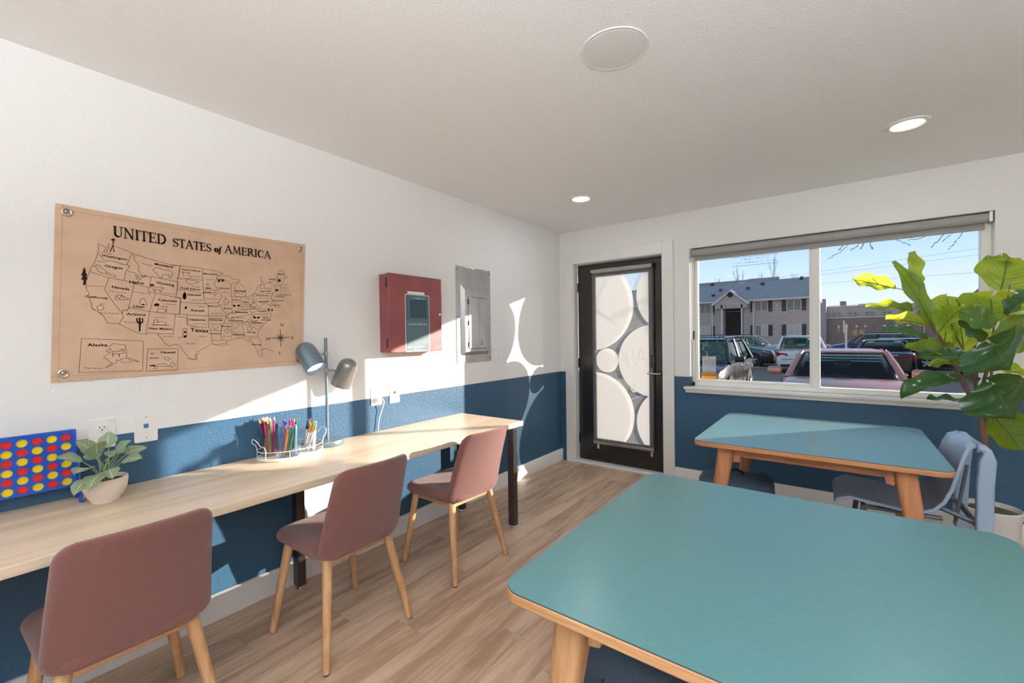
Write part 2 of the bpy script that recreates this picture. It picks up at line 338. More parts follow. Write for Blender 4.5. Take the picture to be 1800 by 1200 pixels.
MAP_LINES=[[(130,552),(144,546),(154,540),(151,531),(146,524),(155,524),(161,536),(160,547),(161,557),(181,550),(208,541),(235,530),(241,526),(291,513),(346,501),(381,493),(403,497)],[(130,552),(132,532),(128,510),(120,479),(109,455),(103,437),(99,422),(94,403),(91,384),(93,362),(101,350),(96,340),(103,321),(108,290),(123,279),(139,262)],[(129,510),(136,507),(140,494),(150,488),(187,484),(202,478),(218,477),(222,489),(228,509),(235,530)],[(218,477),(228,473),(215,451),(208,411)],[(103,437),(126,428),(160,417),(186,413),(208,411),(240,400),(287,387)],[(241,526),(243,501),(257,479),(254,459),(259,453),(267,431),(276,437),(295,432)],[(160,417),(146,369),(160,341),(176,309),(198,274)],[(240,400),(233,359),(220,298),(216,286),(202,286),(198,271)],[(298,436),(345,429),(395,421),(389,381),(384,352),(338,360),(286,370),(292,401),(298,436)],[(403,497),(394,442),(390,438)],[(220,298),(255,291),(289,284),(298,319),(311,361)],[(289,284),(336,279),(397,274),(401,313),(404,350),(384,352)],[(152,232),(189,228),(227,202),(255,187),(275,185),(285,187),(287,192),(313,188),(372,185)],[(107,289),(132,273),(145,252),(152,232)],[(189,228),(196,245),(203,254),(199,268),(201,286),(216,285),(222,300)],[(275,185),(282,230),(290,282)],[(372,185),(376,227),(380,274)],[(379,264),(424,260),(424,228),(440,220),(470,217)],[(313,188),(328,168),(340,143),(357,130),(374,140),(393,134),(405,111),(421,87),(431,70),(456,66),(460,75),(456,81),(470,98)],[(370,498),(403,495),(445,495),(489,493),(509,491),(538,489),(575,479),(554,465),(545,442),(536,422),(553,400)],[(403,495),(397,440),(391,435)],[(391,435),(437,441),(490,437)],[(489,493),(490,437),(491,395),(492,362),(498,329)],[(391,435),(390,387),(384,351)],[(390,387),(443,387),(490,376)],[(384,351),(403,347),(400,329)],[(400,329),(442,329),(500,327),(510,316),(510,271)],[(400,329),(396,277)],[(381,276),(426,273),(510,271)],[(426,273),(427,234),(452,220),(508,214)],[(510,271),(510,214),(518,207)],[(510,214),(518,207),(521,169),(523,140),(494,119),(459,102),(453,86),(459,67),(424,73)],[(491,393),(553,395),(569,367),(556,342),(553,328),(564,309),(587,280),(580,251),(568,226),(562,197),(559,164),(582,153)],[(498,329),(556,337)],[(511,271),(582,273),(584,263)],[(511,259),(571,261)],[(514,204),(562,200)],[(523,138),(539,135),(586,139),(580,149),(622,160),(663,162),(676,149),(695,152),(715,115),(727,84),(739,66),(749,81),(747,109),(738,151),(726,172),(732,203),(764,239),(789,261),(795,287),(790,318),(801,351),(797,377),(807,398)],[(545,462),(575,469),(599,469),(614,456),(645,457),(650,450),(627,440),(609,429),(596,442),(575,452),(545,452)],[(609,429),(611,394),(608,370),(612,365),(611,291),(589,281)],[(624,371),(622,410),(631,431),(645,442),(665,424),(672,404),(676,389),(671,371),(624,371)],[(612,367),(653,370),(654,323),(629,304),(611,289)],[(653,370),(690,375),(709,386),(728,413)],[(728,413),(734,434),(763,442),(778,454),(798,453),(818,436),(823,415),(807,398)],[(709,384),(710,348),(693,324),(654,318)],[(711,387),(797,398)],[(710,348),(791,358)],[(818,436),(831,459),(832,501),(840,521),(856,526),(866,521),(871,500),(884,493),(866,478),(849,444),(828,437)],[(589,261),(651,272),(697,284),(790,292)],[(573,236),(650,240),(678,248),(712,282)],[(589,261),(598,286),(624,287),(652,308),(693,309),(697,289)],[(693,309),(698,330),(713,346),(732,331),(731,306),(697,289)],[(736,316),(761,343),(796,334)],[(610,237),(606,163)],[(564,231),(562,197)],[(653,237),(667,172),(622,168)],[(667,172),(726,172)],[(653,240),(678,245),(729,203)],[(678,245),(711,244),(764,239)],[(75,169),(266,156),(261,29),(65,35),(75,169)],[(280,121),(389,119),(383,22),(273,26),(280,121)],[(156,135),(169,147),(207,139),(210,89),(225,82),(250,67),(227,73),(208,85),(192,82),(189,75),(178,79),(178,69),(144,48),(165,68),(152,74),(150,84),(138,88),(142,95),(155,105),(159,112),(147,113),(146,120),(153,123),(162,121),(154,133)],[(80,56),(86,52)],[(87,52),(94,49)],[(95,48),(102,51)],[(103,52),(110,47)],[(111,48),(118,50)],[(119,44),(126,46)],[(128,48),(134,49)]]
MAP_DRAW=[[(117,459),(124,465),(133,464),(138,455),(147,450),(154,441),(152,434),(138,434),(128,441),(124,454),(117,459)],[(154,439),(181,428),(182,421),(173,422),(149,434)],[(304,463),(312,476),(326,476),(346,471),(369,470),(374,458),(368,436),(362,436),(361,450),(337,449),(335,433),(328,436),(323,439),(317,452),(304,463)],[(177,336),(184,346),(197,350),(209,341),(222,333),(209,329),(179,329),(177,336)],[(182,342),(192,333),(199,347),(207,334)],[(121,294),(126,302),(137,303),(143,295),(138,283),(126,283),(121,294)],[(132,302),(135,309),(146,308)],[(257,320),(261,336),(272,338),(279,321),(280,308),(268,312),(258,313),(257,320)],[(244,438),(252,440),(257,432),(249,428),(244,438)],[(265,436),(279,439),(277,431),(267,430),(265,436)],[(244,424),(263,426),(260,417),(247,418)],[(306,312),(312,320),(323,315),(317,306),(351,308),(348,283),(345,283),(344,297),(318,296),(317,282)],[(291,393),(305,392),(339,393),(341,386),(334,387),(332,370),(327,368),(327,380),(310,380),(309,370),(305,383),(291,393)],[(303,247),(302,227),(347,225),(345,238),(326,242),(317,236),(318,247),(303,247)],[(302,238),(317,236)],[(296,226),(357,224)],[(409,208),(423,212),(423,177),(416,169),(408,173),(409,208)],[(389,168),(406,171)],[(163,114),(198,114),(203,107),(187,104),(187,91),(184,104),(168,106),(167,94),(164,112)],[(185,118),(206,123)],[(193,125),(203,114)],[(283,48),(305,50),(335,54),(356,41),(305,45),(283,48)],[(357,47),(366,60),(377,46),(363,35),(357,47)],[(300,45),(302,34),(311,35),(308,45)],[(289,100),(294,104),(301,101),(298,96),(289,100)],[(286,83),(320,80)],[(336,81),(348,84),(359,74),(351,67),(339,75),(336,81)],[(414,451),(414,464),(407,470),(418,467),(441,467),(435,464),(435,453)],[(423,435),(429,438),(475,429),(464,423),(444,414),(425,424),(423,435)],[(551,438),(554,448),(579,450),(579,438)],[(626,383),(635,389),(649,387),(667,384)],[(582,368),(586,356),(597,349),(599,337),(575,336),(577,348),(584,356)],[(616,328),(629,319)],[(634,329),(647,322)],[(676,361),(687,367),(699,360)],[(707,274),(721,264),(743,275)],[(616,205),(646,235)],[(680,218),(692,223),(701,213),(696,200),(684,200),(678,210),(680,218)],[(606,264),(615,269),(621,259),(608,254),(606,264)],[(524,219),(536,207),(551,219)],[(574,202),(588,212),(600,200),(587,188),(574,202)],[(727,95),(761,109),(791,97),(804,86)],[(531,133),(560,127),(595,134)],[(768,422),(743,420),(751,451),(747,482)],[(751,462),(763,447),(765,421)],[(788,471),(824,473)],[(788,457),(819,463)],[(510,427),(505,415),(511,413),(516,416),(510,427)],[(503,402),(521,402)],[(531,379),(540,387),(548,380),(540,370),(531,379)],[(540,370),(539,363)]]
MAP_FILLS=[[(88,454),(93,434),(91,434),(97,419),(93,418),(97,403),(92,404),(91,382),(83,381),(85,402),(78,401),(83,418),(78,419),(84,435),(83,435)],[(168,574),(176,581),(185,577),(176,570)],[(174,570),(179,571),(177,556),(180,526),(177,525),(176,548),(167,524),(164,523),(175,556)],[(252,255),(258,257),(259,237),(263,239),(262,254),(267,254),(267,235),(259,229),(257,197),(252,196),(252,229),(245,235),(243,253),(248,254),(249,240),(252,238)],[(417,376),(423,365),(422,351),(416,341),(410,350),(411,365)],[(418,380),(424,367),(423,348),(416,343),(410,352),(412,368)],[(413,199),(420,199),(420,189),(413,189)],[(410,179),(423,179),(419,168),(411,169)],[(294,403),(308,403),(307,396),(294,395)],[(287,51),(305,50),(303,44),(288,46)],[(554,448),(562,451),(562,437),(553,434)],[(566,450),(577,451),(577,440),(568,439)],[(616,331),(629,327),(625,319),(617,320)],[(634,329),(647,332),(646,322),(635,321)],[(707,277),(721,272),(718,262),(709,265)],[(726,272),(740,275),(738,265),(726,263)],[(780,318),(788,316),(788,304),(781,303)],[(798,319),(804,316),(804,304),(798,304)],[(834,478),(850,476),(847,463),(835,463)],[(820,423),(836,422),(833,412),(820,413)],[(265,315),(273,316),(272,311),(266,310)],[(305,314),(312,321),(324,319),(323,311),(315,309),(308,307)],[(417,309),(423,314),(426,307),(422,299),(417,300)],[(499,405),(524,405),(524,401),(500,400)]]
MAP_TEXT=[('Washington',141,502,78,-6,1),('Oregon',148,460,56,-4,1),('Montana',310,488,67,-6,1),('Idaho',223,402,50,-3,1),('Wyoming',315,407,64,-7,1),('Nevada',168,376,56,-6,1),('California',89,333,67,-4,1),('Utah',235,299,37,-2,1),('Colorado',319,332,70,-3,1),('Arizona',213,266,63,-2,1),('New Mexico',286,206,83,-3,1),('Texas',436,197,72,-5,1),('Alaska',92,138,59,-2,1),('Hawaii',325,100,53,-2,1),('Kansas',441,290,54,1,1),('Oklahoma',432,247,65,0,1),('North Dakota',409,477,73,-1,1),('South Dakota',402,393,78,-4,1),('Minnesota',492,466,60,3,1),('Nebraska',427,363,55,1,1),('Iowa',492,377,33,2,1),('Wisconsin',555,403,49,3,1),('Michigan',626,395,53,3,1),('Missouri',508,315,45,1,1),('Arkansas',514,249,55,0,1),('Louisiana',510,184,49,0,1),('Tennessee',593,246,67,1,1),('Kentucky',624,289,60,2,1),('Illinois',573,307,34,0,1),('Indiana',613,351,35,1,1),('Ohio',660,340,28,2,1),('Alabama',611,178,54,-1,1),('Mississippi',564,219,39,1,1),('Georgia',675,190,44,-1,1),('Florida',698,127,47,-2,1),('New York',743,402,54,4,1),('Pennsylvania',725,380,62,3,1),('Virginia',730,299,45,1,1),('West',703,320,21,1,1),('Virginia',696,311,30,2,1),('South',697,247,31,1,1),('Carolina',699,237,53,1,1),('North',754,265,28,1,1),('Carolina',747,254,47,1,1),('Maine',835,500,35,4,1),('Vermont',786,469,38,4,1),('New Jersey',804,358,57,3,1),('Delaware',801,334,45,2,1),('Connecticut',817,380,52,3,1),('Maryland',739,347,44,3,1),('Olympia',134,516,36,-3,0),('Salem',127,478,28,0,0),('Helena',268,486,36,-4,0),('Boise',221,447,26,-2,0),('Carson City',161,361,54,-5,0),('Sacramento',95,378,50,0,0),('Los Angeles',136,270,54,-1,0),('Salt Lake City',238,363,58,-5,0),('Denver',350,316,38,0,0),('Cheyenne',338,365,42,-2,0),('Phoenix',205,234,38,-1,0),('Santa Fe',306,257,38,-1,0),('El Paso',337,172,36,0,0),('Austin',417,139,40,-2,0),('Juneau',192,67,33,-2,0),('Honolulu',286,78,34,-1,0),('Dallas',469,172,32,-2,0),('Bismarck',441,449,42,2,0),('Pierre',447,403,30,0,0),('Lincoln',446,340,40,1,0),('Topeka',465,311,32,1,0),('Oklahoma City',446,230,56,0,0),('St Paul',504,441,29,2,0),('Des Moines',500,349,52,2,0),('Madison',565,385,30,1,0),('Jefferson City',519,281,53,1,0),('Little Rock',518,230,48,0,0),('Springfield',558,324,41,2,0),('Indianapolis',613,340,35,2,0),('Columbus',659,330,39,2,0),('Nashville',630,263,37,1,0),('Frankfort',652,304,36,1,0),('Jackson',565,171,35,-1,0),('Montgomery',611,190,54,0,0),('Atlanta',657,229,35,0,0),('Tallahassee',681,161,45,-1,0),('Baton Rouge',526,152,45,-1,0),('Albany',770,419,32,3,0),('Harrisburg',740,368,49,3,0),('Richmond',736,311,39,2,0),('Raleigh',748,276,32,1,0),('Columbia',715,224,36,0,0),('Augusta',847,484,27,3,0),('New Hampshire',836,444,58,5,0),('Boston',844,428,47,4,0),('Massachusetts',841,414,58,4,0),('Rhode Island',843,397,53,4,0),('Hartford',827,387,74,4,0),('Trenton',806,346,23,1,0),('Dover',811,324,36,1,0)]
LEAVES=[(2.693,-0.42,1.616,2.491,-0.38,1.699,-0.393,-0.662,-0.638,0.072,0.1,0.02),(2.863,-0.45,1.357,2.698,-0.5,1.76,-0.623,-0.704,-0.342,0.076,0.1,0.03),(2.759,-0.45,1.605,2.782,-0.36,1.833,-0.552,-0.755,0.354,0.071,0.25,0.02),(2.764,-0.5,1.473,2.556,-0.42,1.516,-0.399,-0.846,-0.354,0.081,0.1,0.03),(2.854,-0.42,1.382,2.66,-0.34,1.436,-0.444,-0.783,-0.435,0.079,0.12,0.03),(2.826,-0.55,1.3,2.637,-0.55,1.361,-0.102,-0.943,-0.317,0.072,0.1,0.03),(2.942,-0.38,1.411,2.946,-0.3,1.557,-0.96,-0.233,0.154,0.1,0.06,0.03),(2.874,-0.52,1.343,2.966,-0.46,1.475,-0.462,-0.641,0.613,0.078,0.15,0.03),(2.958,-0.45,1.469,3.009,-0.4,1.543,-0.06,-0.808,0.587,0.045,0.1,0.01),(3.14,-0.45,1.56,3.187,-0.36,1.743,-0.944,-0.125,0.304,0.145,0.08,0.03),(3.248,-0.3,1.724,3.099,-0.3,1.757,-0.148,-0.727,-0.67,0.064,0.1,0.02),(3.092,-0.55,1.389,3.111,-0.45,1.539,-0.977,-0.097,0.188,0.17,0.18,0.03),(3.08,-0.6,1.36,2.952,-0.62,1.456,-0.45,-0.539,-0.712,0.078,0.1,0.04),(3.126,-0.6,1.424,3.215,-0.6,1.543,-0.501,-0.78,0.375,0.073,0.15,0.02),(3.088,-0.55,1.266,3.295,-0.5,1.353,-0.241,-0.476,0.846,0.125,0.1,0.04),(3.001,-0.4,1.212,2.994,-0.34,1.43,-0.905,-0.416,0.085,0.071,0.1,0.02),(3.06,-0.5,1.281,2.97,-0.52,1.397,-0.477,-0.726,-0.495,0.068,0.1,0.03),(3.083,-0.36,1.269,3.101,-0.3,1.383,-0.837,-0.419,0.353,0.049,0.1,0.02),(2.955,-0.5,1.205,2.745,-0.46,1.254,-0.267,-0.853,-0.449,0.096,0.12,0.04),(2.994,-0.58,1.187,2.788,-0.58,1.196,-0.015,-0.941,-0.339,0.079,0.1,0.04),(2.992,-0.5,1.18,2.844,-0.44,1.139,-0.206,-0.845,-0.493,0.067,0.1,0.03),(3.072,-0.62,1.271,3.072,-0.8,1.164,0.641,-0.392,0.66,0.177,0.15,0.05),(3.097,-0.5,1.134,3.23,-0.5,1.101,0.104,-0.902,0.419,0.063,0.1,0.03),(3.067,-0.62,1.057,3.09,-0.78,0.912,0.641,-0.463,0.612,0.167,0.15,0.05),(3.193,-0.5,1.065,3.239,-0.55,0.998,0.327,-0.636,0.699,0.085,0.1,0.03),(3.084,-0.5,0.885,3.194,-0.58,0.709,0.582,-0.54,0.609,0.112,0.12,0.05),(2.961,-0.55,1.061,2.706,-0.62,0.993,0.328,-0.891,-0.313,0.086,0.2,0.1),(2.982,-0.6,0.948,2.817,-0.66,0.962,0.323,-0.93,-0.177,0.043,0.1,0.03),(3.05,-0.4,1.029,3.013,-0.36,1.112,-0.824,-0.559,-0.098,0.038,0.1,0.02),(2.917,-0.4,1.256,2.94,-0.34,1.415,-0.903,-0.341,0.259,0.06,0.1,0.02)]
STEMS=[[(3.087,-0.54,0.388),(3.082,-0.52,0.509),(3.072,-0.47,0.723),(3.055,-0.45,0.892)],[(3.055,-0.45,0.892),(3.012,-0.46,0.969),(2.978,-0.47,1.058),(2.945,-0.47,1.137),(2.918,-0.46,1.23),(2.884,-0.46,1.312),(2.863,-0.45,1.357),(2.798,-0.45,1.505),(2.759,-0.45,1.605)],[(3.055,-0.45,0.892),(3.047,-0.43,0.995),(3.025,-0.41,1.126),(3.006,-0.4,1.202),(2.967,-0.39,1.311),(2.942,-0.38,1.411)],[(3.055,-0.45,0.892),(3.067,-0.46,1.032),(3.086,-0.48,1.148),(3.116,-0.48,1.277),(3.151,-0.48,1.417),(3.172,-0.45,1.596)],[(3.055,-0.45,0.892),(3.082,-0.5,0.988),(3.087,-0.53,1.088),(3.085,-0.55,1.266),(3.094,-0.55,1.392)]]
# ------------------------------------------------------------------ the room
W_, Y0, H_, T_ = 5.2, -6.8, 2.44, .18
fl = struct('floor', MB().box(0, W_, Y0, 0, -.12, -.006), M['plank'])
full = MB().box(-.0896, .0896, -.6096, .6096, -.006, 0).mesh('plank', M['plank'], smooth=False)
def plank(x0, x1, ya, yb):
    if x1-x0 > .178 and yb-ya > 1.218: ob('plank', full, None, fl, loc=((x0+x1)/2, (ya+yb)/2, 0))
    else: ob('plank', MB().box(x0-(x0+x1)/2+.0004, x1-(x0+x1)/2-.0004, ya-(ya+yb)/2+.0004, yb-(ya+yb)/2-.0004, -.006, 0), M['plank'], fl, smooth=False, loc=((x0+x1)/2, (ya+yb)/2, 0))
for i in range(29):
    x0, x1 = i*.18, min((i+1)*.18, W_); off = (.19, .83, .47, 1.05, .33, .71, .08, .95)[i % 8]; y = -off; ya = 0.0
    while ya > Y0:
        yb = max(y, Y0)
        if yb < ya-.01: plank(x0, x1, yb, ya)
        ya = yb; y -= 1.22
struct('ceiling', MB().box(-T_, W_+T_, Y0-T_, T_, H_, H_+.12), M['ceiling'], smooth=False)
struct('wall_left', MB().box(-T_, 0, Y0-T_, 0, -.12, H_), M['wall'], smooth=False)
DX0, DX1, DZ1 = .160, 1.103, 2.10; WX0, WX1, WZ0, WZ1 = 1.340, 3.205, .872, 2.106
wb = MB()
for a in ((-T_, DX0, -.12, H_), (DX1, WX0, -.12, H_), (WX1, W_+T_, -.12, H_), (DX0, DX1, DZ1, H_), (WX0, WX1, -.12, WZ0), (WX0, WX1, WZ1, H_)): wb.box(a[0], a[1], 0, T_, a[2], a[3])
struct('wall_back', wb, M['wall'], smooth=False)
struct('wall_right', MB().box(W_, W_+T_, Y0-T_, 0, -.12, H_), M['wall'], smooth=False)
RX0, RX1, RZ0, RZ1 = 1.2, 4.2, .9, 2.1
wr = MB()
for a in ((0, RX0, -.12, H_), (RX1, W_, -.12, H_), (RX0, RX1, -.12, RZ0), (RX0, RX1, RZ1, H_)): wr.box(a[0], a[1], Y0-T_, Y0, a[2], a[3])
struct('wall_rear', wr, M['wall'], smooth=False)
w2 = bpy.data.objects.new('added_rear_window', None); COL.objects.link(w2); w2['kind'] = 'structure'  # unseen rear window, added to let daylight into the room
fr = MB()
for a in ((RX0, RX0+.05, RZ0, RZ1), (RX1-.05, RX1, RZ0, RZ1), (2.67, 2.73, RZ0, RZ1), (RX0, RX1, RZ0, RZ0+.05), (RX0, RX1, RZ1-.05, RZ1)): fr.box(a[0], a[1], Y0-.12, Y0-.06, a[2], a[3])
ob('window_frame', fr, M['white_plastic'], w2, bevel=.004); ob('glass_pane', MB().box(RX0+.05, RX1-.05, Y0-.095, Y0-.09, RZ0+.05, RZ1-.05), M['glass'], w2)
# baseboards: profile with a small rounded top
def baseboard(name, p, q, nrm):
    mb = MB(); p = Vector(p); q = Vector(q); n = Vector(nrm); prof = [(0, 0), (.014, 0), (.014, .117), (.010, .124), (0, .125)]
    vs = [e_ + n*a + Vector((0,0,b)) for e_ in (p, q) for a, b in prof]; k = len(prof)
    mb.add(vs, [(i, (i+1) % k, k+(i+1) % k, k+i) for i in range(k)] + [tuple(range(k)), tuple(range(2*k-1, k-1, -1))]); struct(name, mb, M['trim'], angle=30)
baseboard('baseboard_left', (0, Y0, 0), (0, 0, 0), (1, 0, 0))
baseboard('baseboard_back', (1.2, 0, 0), (W_, 0, 0), (0, -1, 0))
baseboard('baseboard_right', (W_, Y0, 0), (W_, 0, 0), (-1, 0, 0))
# door casing
c = MB().box(.067, .165, -.018, .0, 0, 2.205).box(1.098, 1.200, -.018, 0, 0, 2.205).box(.165, 1.098, -.018, 0, 2.095, 2.205)
struct('trim_1', c, M['trim'], bevel=.002)
c = MB().box(DX0, DX0+.012, 0, .075, 0, DZ1).box(DX1-.012, DX1, 0, .075, 0, DZ1).box(DX0, DX1, 0, .075, DZ1-.012, DZ1)
struct('trim_2', c, M['trim'], bevel=.0015)
struct('trim_3', MB().box(DX0, DX1, .005, T_+.05, .0, .022), M['trim'], bevel=.006)

# ---- door_1 (local to world coordinates)
d1 = bpy.data.objects.new('door_1', None); COL.objects.link(d1); d1['kind'] = 'structure'
LX0, LX1, LZ0, LZ1, LY0, LY1 = .176, 1.087, .026, 2.086, .078, .122
GX0, GX1, GZ0, GZ1 = .372, .945, .262, 1.955
f = MB().box(LX0, GX0, LY0, LY1, LZ0, LZ1).box(GX1, LX1, LY0, LY1, LZ0, LZ1).box(GX0, GX1, LY0, LY1, LZ0, GZ0).box(GX0, GX1, LY0, LY1, GZ1, LZ1)
ob('door_leaf', f, M['black'], d1)
b = .014; g = MB().box(GX0-b, GX0+.004, LY0-.008, LY0, GZ0-b, GZ1+b).box(GX1-.004, GX1+b, LY0-.008, LY0, GZ0-b, GZ1+b).box(GX0, GX1, LY0-.008, LY0, GZ0-b, GZ0+.004).box(GX0, GX1, LY0-.008, LY0, GZ1-.004, GZ1+b)
ob('glazing_bead', g, M['black'], d1, bevel=.003)
ob('glass_pane', MB().box(GX0, GX1, .104, .109, GZ0, GZ1), M['glass'], d1)
# frosted film: six overlapping discs clipped to the glass, a gap left between them
def disc_poly(cx, cz, r, n=96):
    out = []
    p = [(cx+r*math.cos(2*math.pi*k/n), cz+r*math.sin(2*math.pi*k/n)) for k in range(n)]
    for ax, lim, sg in ((0, GX0, 1), (0, GX1, -1), (1, GZ0, 1), (1, GZ1, -1)):
        q = []
        for i in range(len(p)):
            a, bb = p[i], p[(i+1) % len(p)]; ia, ib = sg*(a[ax]-lim) >= 0, sg*(bb[ax]-lim) >= 0
            if ia: q.append(a)
            if ia != ib:
                t = (lim-a[ax])/(bb[ax]-a[ax]); q.append((a[0]+t*(bb[0]-a[0]), a[1]+t*(bb[1]-a[1])))
        p = q
    return p
for k, (cx, cz, r) in enumerate(((.318,1.647,.463), (1.179,1.721,.372), (.967,1.087,.352), (.492,1.081,.126), (.353,.529,.428), (1.143,.479,.344))):
    p = disc_poly(cx, cz, r-.002); y = .1025-.0003*k
    ob('frosted_circle', MB().add([(a, y, bb) for a, bb in p], [tuple(range(len(p)))]), M['film'], d1, smooth=False, label='frosted white film circle')
# faint hand lettering on the film
lw = MB()
def stroke(mb, pts, wd, y):
    for a, bb in zip(pts, pts[1:]):
        a = Vector(a); bb = Vector(bb); d = (bb-a).normalized(); n = Vector((-d.y, d.x))*wd/2
        mb.add([(p.x, y, p.y) for p in (a-n, bb-n, bb+n, a+n)], [(0,1,2,3)])
for st in ([(.655,1.17),(.70,1.09),(.715,1.02)], [(.76,1.21),(.79,1.04)], [(.80,1.03),(.85,1.22)], [(.85,1.22),(.91,1.04)], [(.83,1.10),(.89,1.11)], [(.70,1.18),(.72,1.02)]): stroke(lw, st, .012, .1005)
ring = [(.775+.026*math.cos(a), .812+.040*math.sin(a)) for a in [2*math.pi*k/16 for k in range(17)]]; stroke(lw, ring, .010, .1005); stroke(lw, [(.775,.785),(.775,.84)], .012, .1005)
ob('lettering', lw, sheer_mat('white_vinyl', (.95,.95,.95), .45, .6), d1, smooth=False, label='white hand lettering on the door film')
# sheer roller shade fixed to the door
ob('shade_roll', MB().cyl((.345, .052, 2.003), (.985, .052, 2.003), .021, n=20), M['shade'], d1, label='grey roller tube')
sb = MB()
for x in (.328, .985): sb.cyl((x, .052, 2.003), (x+.018, .052, 2.003), .027, n=16).box(x, x+.018, .052, LY0, 1.985, 2.03)
ob('shade_bracket', sb, M['black_matte'], d1)
ob('sheer_fabric', MB().add([(.347,.066,.235),(.983,.066,.235),(.983,.066,2.0),(.347,.066,2.0)], [(0,1,2,3)]), M['sheer'], d1, smooth=False, label='sheer grey shade cloth')
ob('hem_bar', MB().box(.345, .985, .060, .072, .212, .240), M['nickel'], d1, bevel=.004)
gb = MB().box(.983, .997, .056, .074, .22, 1.99)
ob('shade_guide', gb, M['black_matte'], d1, bevel=.002)
for x in (.40, .962):
    ob('hold_down_clip', MB().box(x-.012, x+.012, .062, LY0, .162, .200).cyl((x, .06, .20), (x, .07, .20), .011, n=12), M['chrome'], d1, bevel=.002)
hd = MB().box(1.032, 1.078, .066, LY0, .945, .995)
hd2 = ob('lever_rose', hd, M['black_matte'], d1, bevel=.003)
ob('lever_handle', MB().tube([(1.055,.07,.968),(1.055,.035,.968),(1.04,.030,.968),(.935,.030,.968)], [.008,.008,.008,.007], 10), M['nickel'], d1)
kp = ob('deadbolt_keypad', MB().box(.955, 1.003, .058, LY0, 1.03, 1.145), M['black_matte'], d1, bevel=.005)
kb = MB()
for i in range(2):
    for j in range(4): kb.box(.965+i*.018, .975+i*.018, .055, .058, 1.045+j*.022, 1.058+j*.022)
ob('keypad_button', kb, M['steel_dark'], kp)
hg = MB()
for z in (.25, 1.05, 1.85): hg.cyl((.178, .072, z-.05), (.178, .072, z+.05), .007, n=10)
ob('hinge', hg, M['black'], d1)

# ---- window_1
w1 = bpy.data.objects.new('window_1', None); COL.objects.link(w1); w1['kind'] = 'structure'
ys, ye = .062, .135
f = MB().box(WX0, WX0+.026, ys, ye, WZ0, WZ1).box(WX1-.05, WX1, ys, ye, WZ0, WZ1).box(WX0, WX1, ys, ye, WZ0, WZ0+.040).box(WX0, WX1, ys, ye, WZ1-.045, WZ1)
ob('window_frame', f, M['white_plastic'], w1, bevel=.004)
f = MB().box(WX0+.026, WX0+.052, ys+.012, ye-.02, .912, 2.06).box(2.222, 2.256, ys+.012, ye-.02, .912, 2.06).box(WX0+.05, 2.224, ys+.012, ye-.02, .912, .934).box(WX0+.05, 2.224, ys+.012, ye-.02, 2.04, 2.062)
ob('sliding_sash', f, M['white_plastic'], w1, bevel=.003)
ob('mullion', MB().box(2.236, 2.290, ys+.004, ye, .912, 2.062), M['white_plastic'], w1, bevel=.003)
ob('glass_pane', MB().box(1.39, 2.225, .099, .104, .93, 2.05), M['glass'], w1, smooth=False)
ob('glass_pane', MB().box(2.288, 3.156, .109, .114, .912, 2.062), M['glass'], w1, smooth=False)
ob('sill', MB().box(1.291, 3.254, -.044, ys, .850, .8725), M['trim'], w1, bevel=.004)
ob('sill_apron', MB().box(1.30, 3.245, -.020, 0, .818, .850).box(1.30, 3.245, -.030, 0, .838, .850), M['trim'], w1, bevel=.003)
lk = MB().box(1.352, 1.364, .050, ys, 1.29, 1.37); ob('window_latch', lk, M['black_matte'], w1, bevel=.002)
# mirrored opening hours decal, read from outside
dk = MB(); y = .098
def back(x, z): return lambda a, b: (x-a, y, z+b)
text_into(dk, '8:00 AM - 5:00 PM', back(1.985, 2.008), width=.30, size=.030, bold=.012)
dk.box(1.662, 2.013, y, y+.0004, 1.993, 1.996).box(1.662, 2.013, y, y+.0004, 1.920, 1.923)
rr = random.Random(3)
for x0, x1, z in ((1.74, 1.94, 1.968), (1.676, 2.005, 1.940)):      # two rows too small to read
    x = x0
    while x < x1:
        l = rr.uniform(.003, .008); dk.box(x, x+.0016, y, y+.0004, z, z+.011)
        if rr.random() < .6: dk.box(x, x+l, y, y+.0004, z+rr.choice((0, .005, .009)), z+rr.choice((0, .005, .009))+.0016)
        x += l+(.004 if rr.random() < .8 else .012)
ob('opening_hours_lettering', dk, base('grey_vinyl', (.22,.30,.36), .6), w1, smooth=False, label='small grey lettering seen mirrored on the glass')
st = MB().box(1.409, 1.537, .0975, .0985, .916, .996); ob('sticker', st, base('orange_sticker', (.80,.38,.05), .6), w1, smooth=False, label='orange paper sticker on the glass corner')
ob('sticker_band', MB().box(1.409, 1.537, .0970, .0975, .962, .990), base('dark_orange_print', (.35,.15,.02), .6), w1, smooth=False)
ob('clear_decal', MB().box(1.419, 1.533, .0978, .0984, 1.0, 1.141), sheer_mat('pale_decal', (.6,.6,.62), .7), w1, smooth=False)
# roller blind over the window
rb = thing('roller_blind', 'long grey roller blind rolled up across the top of the wide window', 'blind', (2.27, .030, 2.068))
ob('roller_tube', MB().cyl((-.905, 0, 0), (.908, 0, 0), .031, n=24), M['shade'], rb)
ob('blind_fabric', MB().box(-.90, .90, .024, .026, -.055, 0), M['shade'], rb, smooth=False)
ob('hem_bar', MB().box(-.90, .90, .018, .032, -.072, -.050), M['shade'], rb, bevel=.004)
for s in (-1, 1): ob('end_bracket', MB().box(s*.918-.010, s*.918+.010, -.032, .032, -.033, .036), M['nickel' if s > 0 else 'shade'], rb, bevel=.003)
ch = MB().tube([(-.920, -.012, -.03), (-.920, -.012, -.78)], .0025, 6).tube([(-.920, .008, -.03), (-.920, .008, -.78)], .0025, 6).tube([(-.920,-.012,-.78), (-.920,-.002,-.80), (-.920,.008,-.78)], .0025, 6)
ob('bead_chain', ch, M['white_plastic'], rb)

